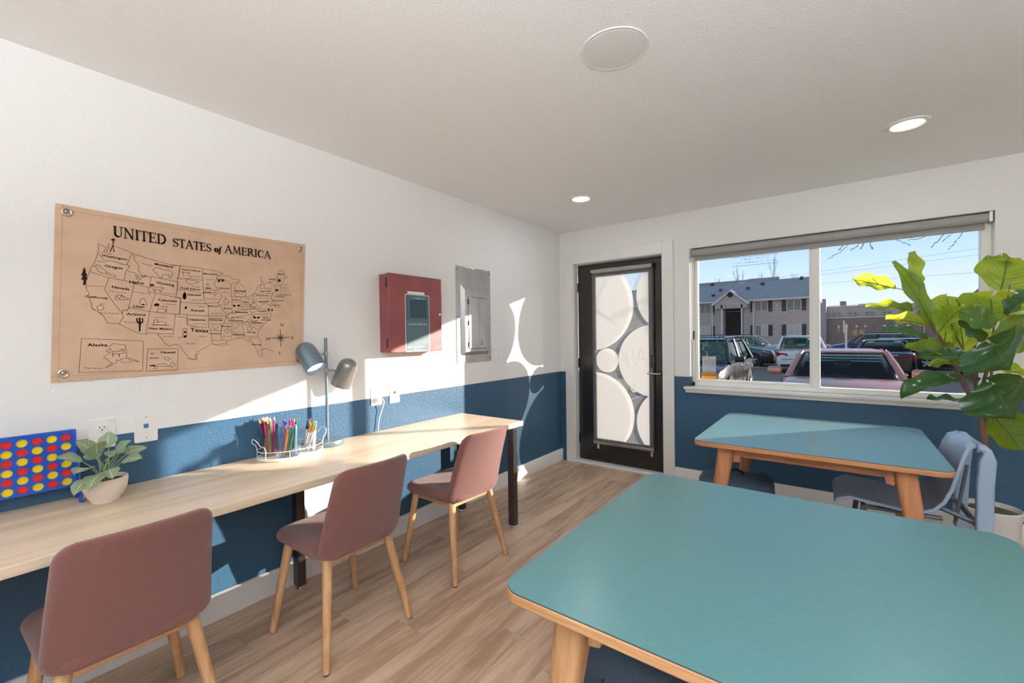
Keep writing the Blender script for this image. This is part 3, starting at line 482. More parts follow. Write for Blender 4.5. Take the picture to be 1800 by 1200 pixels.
# ---- ceiling fittings
sp = thing('ceiling_speaker', 'large round white speaker grille flush in the ceiling', 'speaker', (1.717, -2.485, H_))
ob('rim', MB().lathe([(.113, -.0005), (.121, -.004), (.1265, -.003), (.128, 0)], n=64), M['trim'], sp)
ob('grille', MB().lathe([(0, -.006), (.06, -.0055), (.113, -.003), (.113, 0)], n=64), noisy('speaker_mesh', (.72,.72,.71), (.78,.78,.77), 700, .8, bumps=.001), sp)
def downlight(x, y, label):
    t = thing('downlight', label, 'light', (x, y, H_))
    ob('trim_ring', MB().lathe([(.066, -.004), (.073, -.010), (.088, -.007), (.093, 0)], n=48), M['trim'], t)
    ob('diffuser', MB().lathe([(0, -.0045), (.066, -.0045), (.066, 0)], n=48), M['lens'], t)
for k, (x, y) in enumerate(ADDED_UPLIGHTS):  # fixtures modelled around the added ceiling uplights
    t = thing('added_uplight', 'added white hanging uplight bar unseen at the back, the one %s the desk wall' % ('nearer to', 'farther from')[k], 'light', (x, y, H_))
    ob('bar', MB().box(-.06, .06, -.78, .78, -.74, -.692), M['white_plastic'], t, bevel=.006)
    for s in (-1, 1): ob('suspension_cable', MB().cyl((0, s*.6, -.695), (0, s*.6, -.002), .002, n=6).cyl((0, s*.6, -.02), (0, s*.6, 0), .03, n=16), M['nickel'], t)
LB = {0: 'recessed ceiling light above the desk end and the black door', 1: 'recessed ceiling light in front of the wide window'}
for k, (x, y) in enumerate(DOWNLIGHTS): downlight(x, y, LB.get(k, 'recessed ceiling light over the back of the room'))
for o in list(COL.objects):
    if o.get('label') == 'recessed ceiling light over the back of the room': o['group'] = 'recessed lights behind'

# ---- plates on the left wall
def outlet(y, z, label, cord=False):
    t = thing('wall_outlet', label, 'outlet', (0, y, z))
    ob('cover_plate', MB().prism(rrect(.041, .060, .006), 0, .006, M=Matrix(((0,0,1,0),(1,0,0,0),(0,1,0,0),(0,0,0,1)))), M['white_plastic'], t, bevel=.002)
    for s in (-1, 1):
        Mx = Matrix(((0,0,1,0),(1,0,0,0),(0,1,0,s*.021),(0,0,0,1)))
        q = ob('socket_face', MB().prism(rrect(.0165, .0145, .011), .006, .0085, M=Mx), M['white_plastic'], t, bevel=.001)
        ob('slot', MB().box(.0085, .009, -.0085, -.0060, s*.021, s*.021+.009).box(.0085, .009, .0060, .0085, s*.021, s*.021+.008).cyl((.0085, 0, s*.021-.006), (.009, 0, s*.021-.006), .003, n=8), M['slot'], q, smooth=False)
    return t
def jack(y, z, label, col):
    t = thing('wall_jack', label, 'wall jack', (0, y, z))
    ob('cover_plate', MB().prism(rrect(.040, .061, .006), 0, .006, M=Matrix(((0,0,1,0),(1,0,0,0),(0,1,0,0),(0,0,0,1)))), M['white_plastic'], t, bevel=.002)
    ob('jack_port', MB().box(.006, .0085, -.008, .008, .000, .018), M[col], t, bevel=.001)
    ob('plate_screw', MB().cyl((.006, 0, -.042), (.007, 0, -.042), .003, n=8).cyl((.006, 0, .046), (.007, 0, .046), .003, n=8), M['nickel'], t, kind='stuff')
outlet(-3.672, .972, 'white double power socket on the wall behind the small potted plant')
jack(-3.531, .970, 'white wall plate with a blue data port, right of the plant', 'jack_blue')
o2 = outlet(-2.358, .968, 'white double power socket with a pale cord plugged in, under the red box')
pg = ob('plug', MB().box(.0085, .034, -.013, .013, -.036, -.008), M['white_plastic'], o2, bevel=.005, label='pale plug')
ob('cord', MB().tube([(.030, .006, -.020), (.042, .022, -.018), (.040, .034, -.040), (.022, .030, -.085), (.016, .012, -.14), (.014, .004, -.19), (.014, 0, -.224)], .0028, 8), M['white_plastic'], o2)
jack(-2.214, .967, 'white wall plate with one dark port beside the plugged socket', 'slot')
sw = thing('light_switch', 'white double light switch right of the grey metal panel', 'light switch', (0, -1.107, 1.211))
X1 = Matrix(((0,0,1,0),(1,0,0,0),(0,1,0,0),(0,0,0,1)))
ob('cover_plate', MB().prism(rrect(.058, .061, .006), 0, .006, M=X1), M['white_plastic'], sw, bevel=.002)
for s in (-1, 1): ob('rocker', MB().hull8([(.006, s*.024-.016, -.033), (.006, s*.024+.016, -.033), (.006, s*.024+.016, .033), (.006, s*.024-.016, .033)], [(.008, s*.024-.016, -.033), (.008, s*.024+.016, -.033), (.013, s*.024+.016, .033), (.013, s*.024-.016, .033)]), M['white_plastic'], sw, bevel=.001)
bp = ob('blank_plate', MB().prism(rrect(.022, .062, .005), 0, .004, M=X1), M['wall'], bevel=.0015, loc=(0, -1.738, 1.605)); tag(bp, 'small blank plate painted over, at the right edge of the red box', 'wall plate')
# white louvred grille low on the wall behind the middle chair
vg = thing('wall_vent', 'white louvred wall grille below the desk behind the middle chair', 'vent', (0, -2.66, .45))
f = MB().box(0, .014, -.19, -.172, -.165, .165).box(0, .014, .172, .19, -.165, .165).box(0, .014, -.172, .172, .150, .165).box(0, .014, -.172, .172, -.165, -.150).box(0, .012, -.004, .004, -.15, .15)
ob('vent_frame', f, M['white_plastic'], vg, bevel=.002)
ob('vent_backing', MB().box(0, .002, -.172, .172, -.15, .15), M['slot'], vg, smooth=False)
sl = MB().hull8([(.002,-.172,.0045), (.011,-.172,-.004), (.011,.172,-.004), (.002,.172,.0045)], [(.002,-.172,.0065), (.011,-.172,-.002), (.011,.172,-.002), (.002,.172,.0065)]).mesh('slat', M['white_plastic'], smooth=False)
for k in range(24): ob('slat', sl, None, vg, loc=(0, 0, -.144+k*.0125))

# ---- red alarm control box
fb = thing('alarm_control_box', 'red metal alarm control cabinet mounted on the left wall', 'control box', (0, -2.092, 1.505))
hw, hh = .232, .259
ob('cabinet_body', MB().box(0, .082, -hw+.004, hw-.004, -hh+.004, hh-.004), M['red_metal'], fb, bevel=.003)
dr_ = ob('cabinet_door', MB().box(.084, .102, -hw, hw, -hh, hh), M['red_metal'], fb, bevel=.005)
for z in (.195, -.195): ob('hinge', MB().cyl((.083, -hw-.003, z-.03), (.083, -hw-.003, z+.03), .006, n=10), M['slot'], fb)
Xp = lambda a, b, cy, cz: Matrix(((0,0,1,0),(1,0,0,cy),(0,1,0,cz),(0,0,0,1)))
ob('label_border', MB().prism(rrect(.107, .194, .014), .102, .1028, M=Xp(0,0,.006,-.062)), M['silver_paint'], fb, smooth=False)
ob('label_panel', MB().prism(rrect(.102, .189, .011), .1028, .1036, M=Xp(0,0,.006,-.062)), M['slate'], fb, smooth=False, label='slate grey panel')
wf = MB(); cy, cz = .008, .034
for a in ((-.088, -.076, -.073, .080), (.076, .088, -.073, .080), (-.076, .076, -.073, -.063), (-.076, .076, .062, .080)): wf.box(.1036, .110, cy+a[0], cy+a[1], cz+a[2], cz+a[3])
ob('window_bezel', wf, M['slate'], fb, bevel=.002)
ob('window_glass', MB().box(.1036, .1056, cy-.076, cy+.076, cz-.063, cz+.062), M['dark_glass'], fb, smooth=False)
ob('name_strip', MB().box(.102, .1035, -.078, .068, .134, .150), M['white_plastic'], fb, smooth=False, label='white paper strip')
lt = MB(); rr = random.Random(5)
def tiny(mb, x, y0, y1, z, h):
    y = y0
    while y < y1:
        l = rr.uniform(.004, .009); mb.box(x, x+.0003, y, y+.0018, z, z+h)
        if rr.random() < .7: mb.box(x, x+.0003, y, min(y+l, y1), z+rr.choice((0, h*.5, h-.002)), z+rr.choice((0, h*.5, h-.002))+.0018)
        y += l+.004
tiny(lt, .110, cy-.055, cy+.055, cz+.066, .009); tiny(lt, .1037, -.062, .070, -.232, .011); tiny(lt, .1037, -.030, .042, -.246, .007)
text_into(lt, 'FIRE ALARM CONTROL PANEL', lambda a, b_: (.1038, -.075+a, -.074+b_), width=.165, size=.011, bold=.02)
lt.lathe([(.0, 0), (.007, 0), (.007, .0004)], c=(.1038, -.073, -.226), n=14, M=X1.to_3x3())
ob('lettering', lt, M['silver_paint'], fb, smooth=False, kind='stuff', label='small silver lettering')
ob('lock', MB().lathe([(.0, .012), (.006, .012), (.010, .008), (.011, 0)], c=(.102, .207, .003), n=16, M=X1.to_3x3()), M['chrome'], fb)

# ---- grey breaker panel cover
ep = thing('breaker_panel', 'unpainted grey metal breaker panel cover right of the red box', 'breaker panel', (0, -1.398, 1.524))
ob('cover_plate', MB().box(0, .006, -.208, .208, -.388, .384), M['panel_grey'], ep, bevel=.001)
def ring(o0, o1, x0, x1):
    a = [(x0, o0[0], o0[2]), (x0, o0[1], o0[2]), (x0, o0[1], o0[3]), (x0, o0[0], o0[3])]; b_ = [(x1, o1[0], o1[2]), (x1, o1[1], o1[2]), (x1, o1[1], o1[3]), (x1, o1[0], o1[3])]
    return a+b_, [(0,1,5,4), (1,2,6,5), (2,3,7,6), (3,0,4,7)]
rg = MB(); a = (-.163, .168, -.327, .240); b_ = (-.140, .145, -.300, .195); rg.add(*ring(a, b_, .006, .034)); i_ = (-.118, .128, -.282, .160); rg.add(*ring(b_, i_, .034, .036)); rg.add([(.036, i_[0], i_[2]), (.036, i_[1], i_[2]), (.036, i_[1], i_[3]), (.036, i_[0], i_[3])], [(0,1,2,3)])
ob('raised_frame', rg, M['panel_grey'], ep, angle=15)
dp = ob('panel_door', MB().box(.036, .041, -.104, .112, -.274, .138), M['panel_grey'], ep, bevel=.002)
ob('door_seam', MB().box(.041, .0415, .0175, .019, -.272, .136), M['slot'], dp, smooth=False)
ob('latch', MB().box(.041, .050, .045, .062, -.25, -.20), M['nickel'], dp, bevel=.003)
for z in (.10, -.07, -.24): ob('hinge', MB().cyl((.040, -.106, z-.018), (.040, -.106, z+.018), .0045, n=8), M['slot'], ep)
ob('inset_gap', MB().box(.0355, .0365, -.107, .115, -.278, .142), M['slot'], ep, smooth=False)
for y in (-.195, .195):
    for z in (-.36, -.02, .355): ob('screw', MB().lathe([(0, .004), (.004, .003), (.005, 0)], c=(.006, y, z), n=10, M=X1.to_3x3()), M['slot'], ep)
cp = MB()
for y, wd, h in ((-.075, .10, .010), (-.01, .08, .016), (.155, .03, .012)): cp.add([(.0062, y-wd/2, .384), (.0062, y-wd*.3, .384-h*.7), (.0062, y+wd*.1, .384-h), (.0062, y+wd/2, .384)], [(0,1,2,3)])
ob('chipped_paint', cp, M['white_wall'], ep, smooth=False, kind='stuff')
# ------------------------------------------------------------------ canvas map
MY, MZ = -3.8, 1.19
P_ = lambda a, x=.0: (x, MY+a[0]/1000, MZ+a[1]/1000)
mp = thing('wall_map', 'canvas map of the United States hung by four grommets on the left wall', 'wall map', (0, 0, 0))
cv = MB(); nu, nv = 30, 16
def cloth(u, v):   # corners measured on the wall, edges sagging a little between the pins
    y = (1-v)*((1-u)*-3.812+u*-2.838) + v*((1-u)*-3.787+u*-2.811); z = (1-v)*((1-u)*1.192+u*1.204) + v*(1.879*(1-u)+1.876*u)
    z -= .006*math.sin(math.pi*u)*v; return y, z
vs = []
for sg in (0, 1):
    for i in range(nu+1):
        for j in range(nv+1):
            u, v = i/nu, j/nv; y, z = cloth(u, v); x = .0055 + .0015*math.sin(u*9+v*3)*math.sin(math.pi*v)*.5 - .003*sg
            vs.append((x, y, z))
k = (nu+1)*(nv+1); fs = []
for i in range(nu):
    for j in range(nv):
        a = i*(nv+1)+j; fs += [(a, a+nv+1, a+nv+2, a+1), (k+a, k+a+1, k+a+nv+2, k+a+nv+1)]
for i in range(nu):
    for j in (0, nv): a = i*(nv+1)+j; fs.append((a, a+nv+1, k+a+nv+1, k+a))
for j in range(nv):
    for i in (0, nu): a = i*(nv+1)+j; fs.append((a, a+1, k+a+1, k+a))
cv.add(vs, fs); ob('canvas', cv, M['burlap'], mp)
hm = MB()
for v in (.012, .022):
    pass
for a, b_ in (((.02, .0), (.02, 1)), ((.98, 0), (.98, 1)), ((0, .03), (1, .03)), ((0, .97), (1, .97))):
    pts = [cloth(a[0]+(b_[0]-a[0])*t/12, a[1]+(b_[1]-a[1])*t/12) for t in range(13)]; hm.ribbon(pts, .0012, .0074)
ob('hem_stitching', hm, base('tan_thread', (.36,.21,.12), .9), mp, smooth=False)
for a in ((43, 660), (960, 656), (22, 34), (936, 40)):
    ob('grommet', MB().tube([P_((a[0]+13*math.cos(t), a[1]+13*math.sin(t)), .009) for t in [2*math.pi*q/20 for q in range(20)]], .0042, 8, closed=True), M['brass'], mp)
    ob('nail_head', MB().lathe([(0, .010), (.005, .008), (.006, 0)], c=P_((a[0]-1, a[1]+2), .003), n=10, M=X1.to_3x3()), M['nickel'], mp)
INK = .0078
ol = MB()
for l in MAP_LINES: ol.ribbon([(MY+a/1000, MZ+b_/1000) for a, b_ in l], .0016, INK)
ob('state_outlines', ol, M['ink_brown'], mp, smooth=False, kind='stuff')
dw = MB()
for l in MAP_DRAW: dw.ribbon([(MY+a/1000, MZ+b_/1000) for a, b_ in l], .0013, INK+.0001)
for l in MAP_FILLS: dw.add([(INK+.0002, MY+a/1000, MZ+b_/1000) for a, b_ in l], [tuple(range(len(l)))])
cc = Vector((842, 163))
for k in range(8):
    a = math.pi/4*k + .03; L = 53 if k % 2 == 0 else 26; tip = cc+Vector((math.cos(a), math.sin(a)))*L
    for s in (1, -1):
        q = cc + Vector((math.cos(a+s*.39), math.sin(a+s*.39)))*(9 if k % 2 == 0 else 7)
        if s > 0: dw.add([P_(cc, INK+.0002), P_(q, INK+.0002), P_(tip, INK+.0002)], [(0,1,2)])
        else: dw.ribbon([(P_(cc)[1], P_(cc)[2]), (P_(q)[1], P_(q)[2]), (P_(tip)[1], P_(tip)[2])], .0014, INK+.0002)
for s, x, z in (('N', 841, 224), ('S', 830, 72), ('W', 766, 150), ('E', 899, 154)):
    text_into(dw, s, lambda a, b_, x=x, z=z: P_((x+a*1000, z+b_*1000), INK+.0001), size=.024)
ob('drawings', dw, M['ink'], mp, smooth=False, kind='stuff')
bt = MB(); ft = MB()
for s, x, z, dx, dz, bold in MAP_TEXT:
    wd = dx/1000; n = len(s); size = min(.030, max(.009, wd/n*1.75)); 
    fn = lambda a, b_, x=x, z=z, dx=dx, dz=dz: P_((x+a*1000, z+a/max(dx/1000, .001)*dz+b_*1000), INK+.0001)
    text_into(bt if bold else ft, s, fn, width=wd, size=size*(.78 if not bold else .92), bold=.022 if bold else 0)
ob('state_names', bt, M['ink'], mp, smooth=False, kind='stuff'); ob('city_names', ft, M['ink_brown'], mp, smooth=False, kind='stuff')
# title in drawn roman capitals: thick and thin strokes with serifs
tl = MB(); TH, tn, sf = .0068, .0033, .0030
def S(pts, wd): tl.ribbon(pts, wd, INK+.0002)
def arc(cx, cz, rx, rz, a0, a1, n=10): return [(cx+rx*math.cos(R(a0+(a1-a0)*k/n)), cz+rz*math.sin(R(a0+(a1-a0)*k/n))) for k in range(n+1)]
G = {  # width, strokes (unit height 1): ('t' thick | 'n' thin | 's' serif, points)
 'U': (.86, [('t', [(.18,1),(.18,.3)]+arc(.43,.3,.25,.28,180,270,6)), ('n', arc(.43,.3,.25,.28,270,360,6)+[(.68,1)]), ('s', [(.05,1),(.32,1)]), ('s', [(.56,1),(.80,1)])]),
 'N': (.95, [('n', [(.16,0),(.16,1)]), ('t', [(.16,1),(.76,0)]), ('n', [(.76,0),(.76,1)]), ('s', [(.03,0),(.29,0)]), ('s', [(.63,1),(.89,1)]), ('s', [(.0,1),(.2,1)])]),
 'I': (.42, [('t', [(.2,0),(.2,1)]), ('s', [(.05,0),(.35,0)]), ('s', [(.05,1),(.35,1)])]),
 'T': (.78, [('t', [(.38,0),(.38,1)]), ('n', [(.03,.98),(.73,.98)]), ('s', [(.24,0),(.52,0)]), ('s', [(.04,1),(.04,.82)]), ('s', [(.72,1),(.72,.82)])]),
 'E': (.74, [('t', [(.17,0),(.17,1)]), ('n', [(.05,.98),(.62,.98)]), ('n', [(.17,.52),(.52,.52)]), ('n', [(.05,.02),(.66,.02)]), ('s', [(.62,1),(.62,.82)]), ('s', [(.66,0),(.66,.2)]), ('s', [(.52,.62),(.52,.42)])]),
 'D': (.92, [('t', [(.17,0),(.17,1)]), ('n', [(.05,.98),(.35,.98)]), ('t', arc(.35,.5,.42,.48,75,-75,10)), ('n', [(.05,.02),(.35,.02)]), ('n', arc(.35,.5,.42,.48,90,60,4)), ('n', arc(.35,.5,.42,.48,-90,-60,4))]),
 'S': (.70, [('n', arc(.35,.74,.24,.24,30,180,8)), ('t', [(.11,.74),(.2,.57),(.5,.43),(.58,.27)]), ('n', arc(.34,.26,.25,.25,0,-155,8)), ('s', [(.57,.98),(.57,.76)]), ('s', [(.10,.26),(.10,.02)])]),
 'A': (.92, [('n', [(.1,0),(.44,1)]), ('t', [(.44,1),(.80,0)]), ('n', [(.24,.34),(.66,.34)]), ('s', [(.0,0),(.22,0)]), ('s', [(.66,0),(.92,0)])]),
 'M': (1.1, [('n', [(.14,0),(.22,1)]), ('t', [(.22,1),(.54,.12)]), ('n', [(.54,.12),(.84,1)]), ('t', [(.84,1),(.92,0)]), ('s', [(.02,0),(.26,0)]), ('s', [(.78,0),(1.06,0)])]),
 'R': (.90, [('t', [(.17,0),(.17,1)]), ('n', [(.05,.98),(.36,.98)]), ('t', arc(.36,.745,.26,.235,80,-80,8)), ('n', [(.17,.51),(.4,.51)]), ('t', [(.4,.51),(.78,.02)]), ('s', [(.04,0),(.32,0)]), ('s', [(.68,0),(.90,0)])]),
 'C': (.86, [('t', arc(.46,.5,.36,.48,115,245,10)), ('n', arc(.46,.5,.36,.48,115,40,6)), ('n', arc(.46,.5,.36,.48,245,320,6)), ('s', [(.74,.92),(.74,.68)])]),
 'o': (.52, [('t', arc(.25,.28,.19,.24,120,240,8)), ('n', arc(.25,.28,.19,.24,240,300,4)), ('t', arc(.25,.28,.19,.24,300,420,8)), ('n', arc(.25,.28,.19,.24,60,120,4))]),
 'f': (.40, [('t', [(.06,-.22),(.16,.0),(.22,.62)]), ('n', [(.22,.62),(.28,.82),(.42,.86),(.48,.76)]), ('n', [(.06,.50),(.40,.52)])])}
def word(s, x0, z0, x1, z1, h):
    tot = sum(G[c][0] for c in s); x = x0; k = (x1-x0)/tot
    global tl
    for c in s:
        wd, strokes = G[c]; tl = MB()
        for kind, pts in strokes:
            S([(MY+(x+px*k)/1000, MZ+(z0+(z1-z0)*((x-x0)/(x1-x0))+pz*h)/1000) for px, pz in pts], {'t': TH, 'n': tn, 's': sf}[kind])
        x += wd*k; ob('letter', tl, M['ink'], mp, smooth=False)
word('UNITED', 176, 590, 356, 583, 42); word('STATES', 377, 580, 529, 577, 37); word('of', 541, 579, 570, 578, 34); word('AMERICA', 584, 582, 800, 580, 37)

# ------------------------------------------------------------------ long desk
DZ = .740; DXF = .605; DY1 = -1.565; DY0 = -5.4
dk = thing('long_desk', 'long pale wood desk running along the left wall', 'desk', (0, 0, 0))
ob('desktop', MB().box(.004, DXF, DY0, DY1, DZ-.032, DZ), M['desk'], dk, bevel=.002)
def dleg(x, y):
    l = ob('leg', MB().box(x-.027, x+.027, y-.022, y+.022, .022, DZ-.032), M['steel_dark'], dk, bevel=.004)
    ob('levelling_foot', MB().cyl((x, y, 0), (x, y, .010), .020, n=14).cyl((x, y, .010), (x, y, .022), .008, n=10), M['chrome'], l)
for x, y in ((.572, -1.655), (.078, -1.655), (.078, -2.915), (.572, -4.25), (.078, -4.25), (.572, -5.3), (.078, -5.3)): dleg(x, y)
fr = MB().box(.05, .60, -1.675, -1.635, DZ-.072, DZ-.032).box(.058, .098, -5.3, -1.655, DZ-.072, DZ-.032)
for y in (-2.915, -4.25, -5.3): fr.box(.05, .58, y-.02, y+.02, DZ-.072, DZ-.032)
ob('support_rail', fr, M['steel_dark'], dk, bevel=.003)

# ------------------------------------------------------------------ upholstered chairs (local: back towards +x)
def side_chair(label):
    t = thing('side_chair', label, 'chair', (0, 0, 0), 0, 'mauve chairs at the long desk')
    def seatf(px, py, o):      # px along y, py along x
        taper = 1 - .04*(py/.22); z = .447 + o - .018*max(0, (-py-.12)/.1)**2*.5 - .010*math.exp(-((py-.02)/.12)**2-(px/.14)**2)
        return (-.02+py, px*taper, z)
    ob('seat', MB().pad(.205, .222, .085, .058, seatf, 18, 18), M['fabric'], t)
    def backf(px, py, o):
        v = (py+.200)/.40; hwk = 1.06 - .13*v; x = .178 + .108*v + .03*v*v - .050*(px/.195)**2*(.55+.45*v) + o
        return (x, px*hwk, .420+v*.402 - .010*(px/.195)**2*v)
    ob('backrest', MB().pad(.195, .200, .050, .036, backf, 18, 18), M['fabric'], t)
    for sx_, sy_, tx, ty, bx, by in ((-1,-1,-.165,-.155,-.218,-.215), (-1,1,-.165,.155,-.218,.215), (1,-1,.135,-.150,.222,-.215), (1,1,.135,.150,.222,.215)):
        l = ob('leg', MB().tube([(bx, by, .004), (bx+(tx-bx)*.5, by+(ty-by)*.5, .21), (tx, ty, .425)], [.0155, .0185, .021], 14), M['oak'], t)
        ob('glide', MB().cyl((bx, by, 0), (bx, by, .006), .013, n=12), M['slot'], l)
    cr_ = MB()
    for y in (-1, 1): cr_.box(-.165, .15, y*.150-.011, y*.150+.011, .385, .420)
    for x in (-.165, .135): cr_.box(x-.011, x+.011, -.15, .15, .385, .420)
    ob('under_frame', cr_, M['oak_x'], t, bevel=.003)
    return t
ch = side_chair('mauve upholstered chair nearest the plant end of the desk, cut off by the frame')
ch.location = (.505, -3.72, 0)
dup(ch, (.532, -2.945, 0), R(1), 'mauve upholstered chair in the middle of the three at the desk')
dup(ch, (.532, -2.190, 0), R(-2), 'sunlit mauve upholstered chair at the desk end nearest the door')

# ------------------------------------------------------------------ activity tables
def act_table(label, cx, cy, edge, legm):
    t = thing('activity_table', label, 'table', (cx, cy, 0), 0, 'square teal topped tables')
    hw_, hh_ = .535, .5355
    ob('table_core', MB().prism(rrect(hw_, hh_, .062, 10), .712, .7375), edge, t, bevel=.004)
    ob('laminate_edge', MB().prism(rrect(hw_-.0012, hh_-.0012, .061, 10), .7375, .7392), M['teal_edge'], t)
    ob('laminate_top', MB().prism(rrect(hw_-.0016, hh_-.0016, .0605, 10), .7392, .7405), M['teal'], t)
    for sx_ in (-1, 1):
        for sy_ in (-1, 1):
            tx, ty, bx, by = sx_*.375, sy_*.425, sx_*.470, sy_*.470
            mb = MB(); rings = []
            for k, z in enumerate((.712, .60, .35, .0)):
                f_ = z/.712; x = bx+(tx-bx)*f_; y = by+(ty-by)*f_; a = .024+.018*f_; b_ = .026+.012*f_
                rings.append([(x+px, y+py, z) for px, py in rrect(a, b_, .018, 3)])
            n = len(rings[0]); mb.add([p for r_ in rings for p in r_], [(k*n+i, k*n+(i+1) % n, (k+1)*n+(i+1) % n, (k+1)*n+i) for k in range(3) for i in range(n)] + [tuple(range(n)), tuple(range(4*n-1, 3*n-1, -1))])
            l = ob('leg', mb, legm, t)
            # curved shoulder that runs into the rail
            sh = MB(); prof = [(0, 0), (0, -.088), (.03, -.082)] + [(.03+.035*(1-math.cos(R(q))), -.082+.050*math.sin(R(q))) for q in range(15, 91, 15)] + [(.105, -.032), (.105, 0)]
            vs = [(tx - sx_*(.036+a), ty+s_*.019, .712+b_) for s_ in (-1, 1) for a, b_ in prof]; n = len(prof)
            sh.add(vs, [tuple(range(n)), tuple(range(2*n-1, n-1, -1))] + [(i, (i+1) % n, n+(i+1) % n, n+i) for i in range(n)]); ob('leg_shoulder', sh, legm, t)
    rl = MB()
    for sy_ in (-1, 1): rl.box(-.30, .30, sy_*.405-.012, sy_*.405+.012, .650, .712)
    for sx_ in (-1, 1): rl.box(sx_*.375-.012, sx_*.375+.012, -.40, .40, .650, .712)
    ob('apron_rail', rl, edge, t, bevel=.002)
    return t
act_table('teal topped wooden table in the foreground, cut off by the frame', 2.273, -2.732, M['oak_x'], M['oak'])
act_table('teal topped wooden table standing below the wide window', 2.270, -.960, M['oak_dark_x'], M['oak_dark'])
# ------------------------------------------------------------------ blue shell chair tucked under the far table (faces -x)
bc = thing('shell_chair', 'powder blue plastic shell chair tucked under the table below the window', 'chair', (2.70, -.985, 0), R(2))
prof = [(-.318, .424), (-.308, .448), (-.26, .460), (-.16, .450), (-.06, .440), (.02, .443), (.07, .466), (.11, .515), (.138, .58), (.160, .66), (.182, .74), (.198, .780), (.216, .797), (.241, .795), (.254, .772)]
def shell(th):
    mb = MB(); n = len(prof); m = 12; vs = []
    for sg in (1, -1):
        for i, (x, z) in enumerate(prof):
            a = prof[max(i-1, 0)]; b_ = prof[min(i+1, n-1)]; d = Vector((b_[0]-a[0], b_[1]-a[1])).normalized(); nx, nz = -d.y, d.x
            hw_ = .218*(.80 if i == 0 else .88 if i == 1 else .97 if i == 2 else 1) - (.052*max(0, (i-7)/7) if i > 7 else 0)
            for j in range(m+1):
                u = 2*j/m-1; dish = .016*(u*u) if 1 < i < 12 else .004*u*u
                vs.append((x + nx*(sg*th/2+dish), u*hw_, z + nz*(sg*th/2+dish)))
    k = n*(m+1); fs = []
    for i in range(n-1):
        for j in range(m): a = i*(m+1)+j; fs += [(a, a+1, a+m+2, a+m+1), (k+a, k+a+m+1, k+a+m+2, k+a+1)]
    for i in range(n-1):
        for j in (0, m): a = i*(m+1)+j; q = (a, a+m+1, k+a+m+1, k+a); fs.append(q if j == 0 else q[::-1])
    for j in range(m):
        for i in (0, n-1): a = i*(m+1)+j; q = (a, k+a, k+a+1, a+1); fs.append(q if i == 0 else q[::-1])
    return mb.add(vs, fs)
ob('seat_shell', shell(.016), M['blue_shell'], bc, bevel=.003)
for s in (-1, 1):     # broad rear legs that roll out of the top corners
    pts = [(.212, s*.150, .792), (.244, s*.165, .785), (.246, s*.178, .74), (.236, s*.190, .62), (.230, s*.205, .40), (.255, s*.215, .0)]
    mb = MB(); rings = []
    for k, (x, y, z) in enumerate(pts):
        wx = (.016, .022, .028, .030, .029, .020)[k]; wy = (.040, .036, .026, .018, .016, .014)[k]
        if k == 0: rings.append([(x, y+wy*a, z+.012*b_) for a, b_ in ((-1,-1),(1,-1),(1,1),(-1,1))])
        elif k == 1: rings.append([(x+.012*b_, y+wy*a, z+.012*b_) for a, b_ in ((-1,-1),(1,-1),(1,1),(-1,1))])
        else: rings.append([(x+wx*b_, y+wy*a, z) for a, b_ in ((-1,-1),(1,-1),(1,1),(-1,1))])
    mb.add([p for r_ in rings for p in r_], [(k*4+i, k*4+(i+1) % 4, k*4+4+(i+1) % 4, k*4+4+i) for k in range(5) for i in range(4)] + [(0,1,2,3), (23,22,21,20)])
    ob('rear_leg', mb, M['blue_frame'] if False else M['blue_shell'], bc, bevel=.010, seg=3)
    ob('front_leg', MB().tube([(-.20, s*.17, .435), (-.25, s*.20, .004)], [.014, .011], 12), M['blue_frame'], bc)
    ob('side_brace', MB().tube([(.10, s*.15, .475), (.20, s*.17, .44), (.235, s*.18, .405)], .012, 10), M['blue_frame'], bc)
    ob('back_rod', MB().cyl((.150, s*.12, .40), (.185, s*.155, .70), .007, n=10), M['blue_frame'], bc)
ob('cross_bar', MB().cyl((.235, -.18, .40), (.235, .18, .40), .012, n=12), M['blue_frame'], bc)
ob('under_frame', MB().tube([(-.20, -.17, .430), (.10, -.15, .425)], .011, 10).tube([(-.20, .17, .430), (.10, .15, .425)], .011, 10).tube([(-.20, -.17, .430), (-.20, .17, .430)], .011, 10), M['blue_frame'], bc)

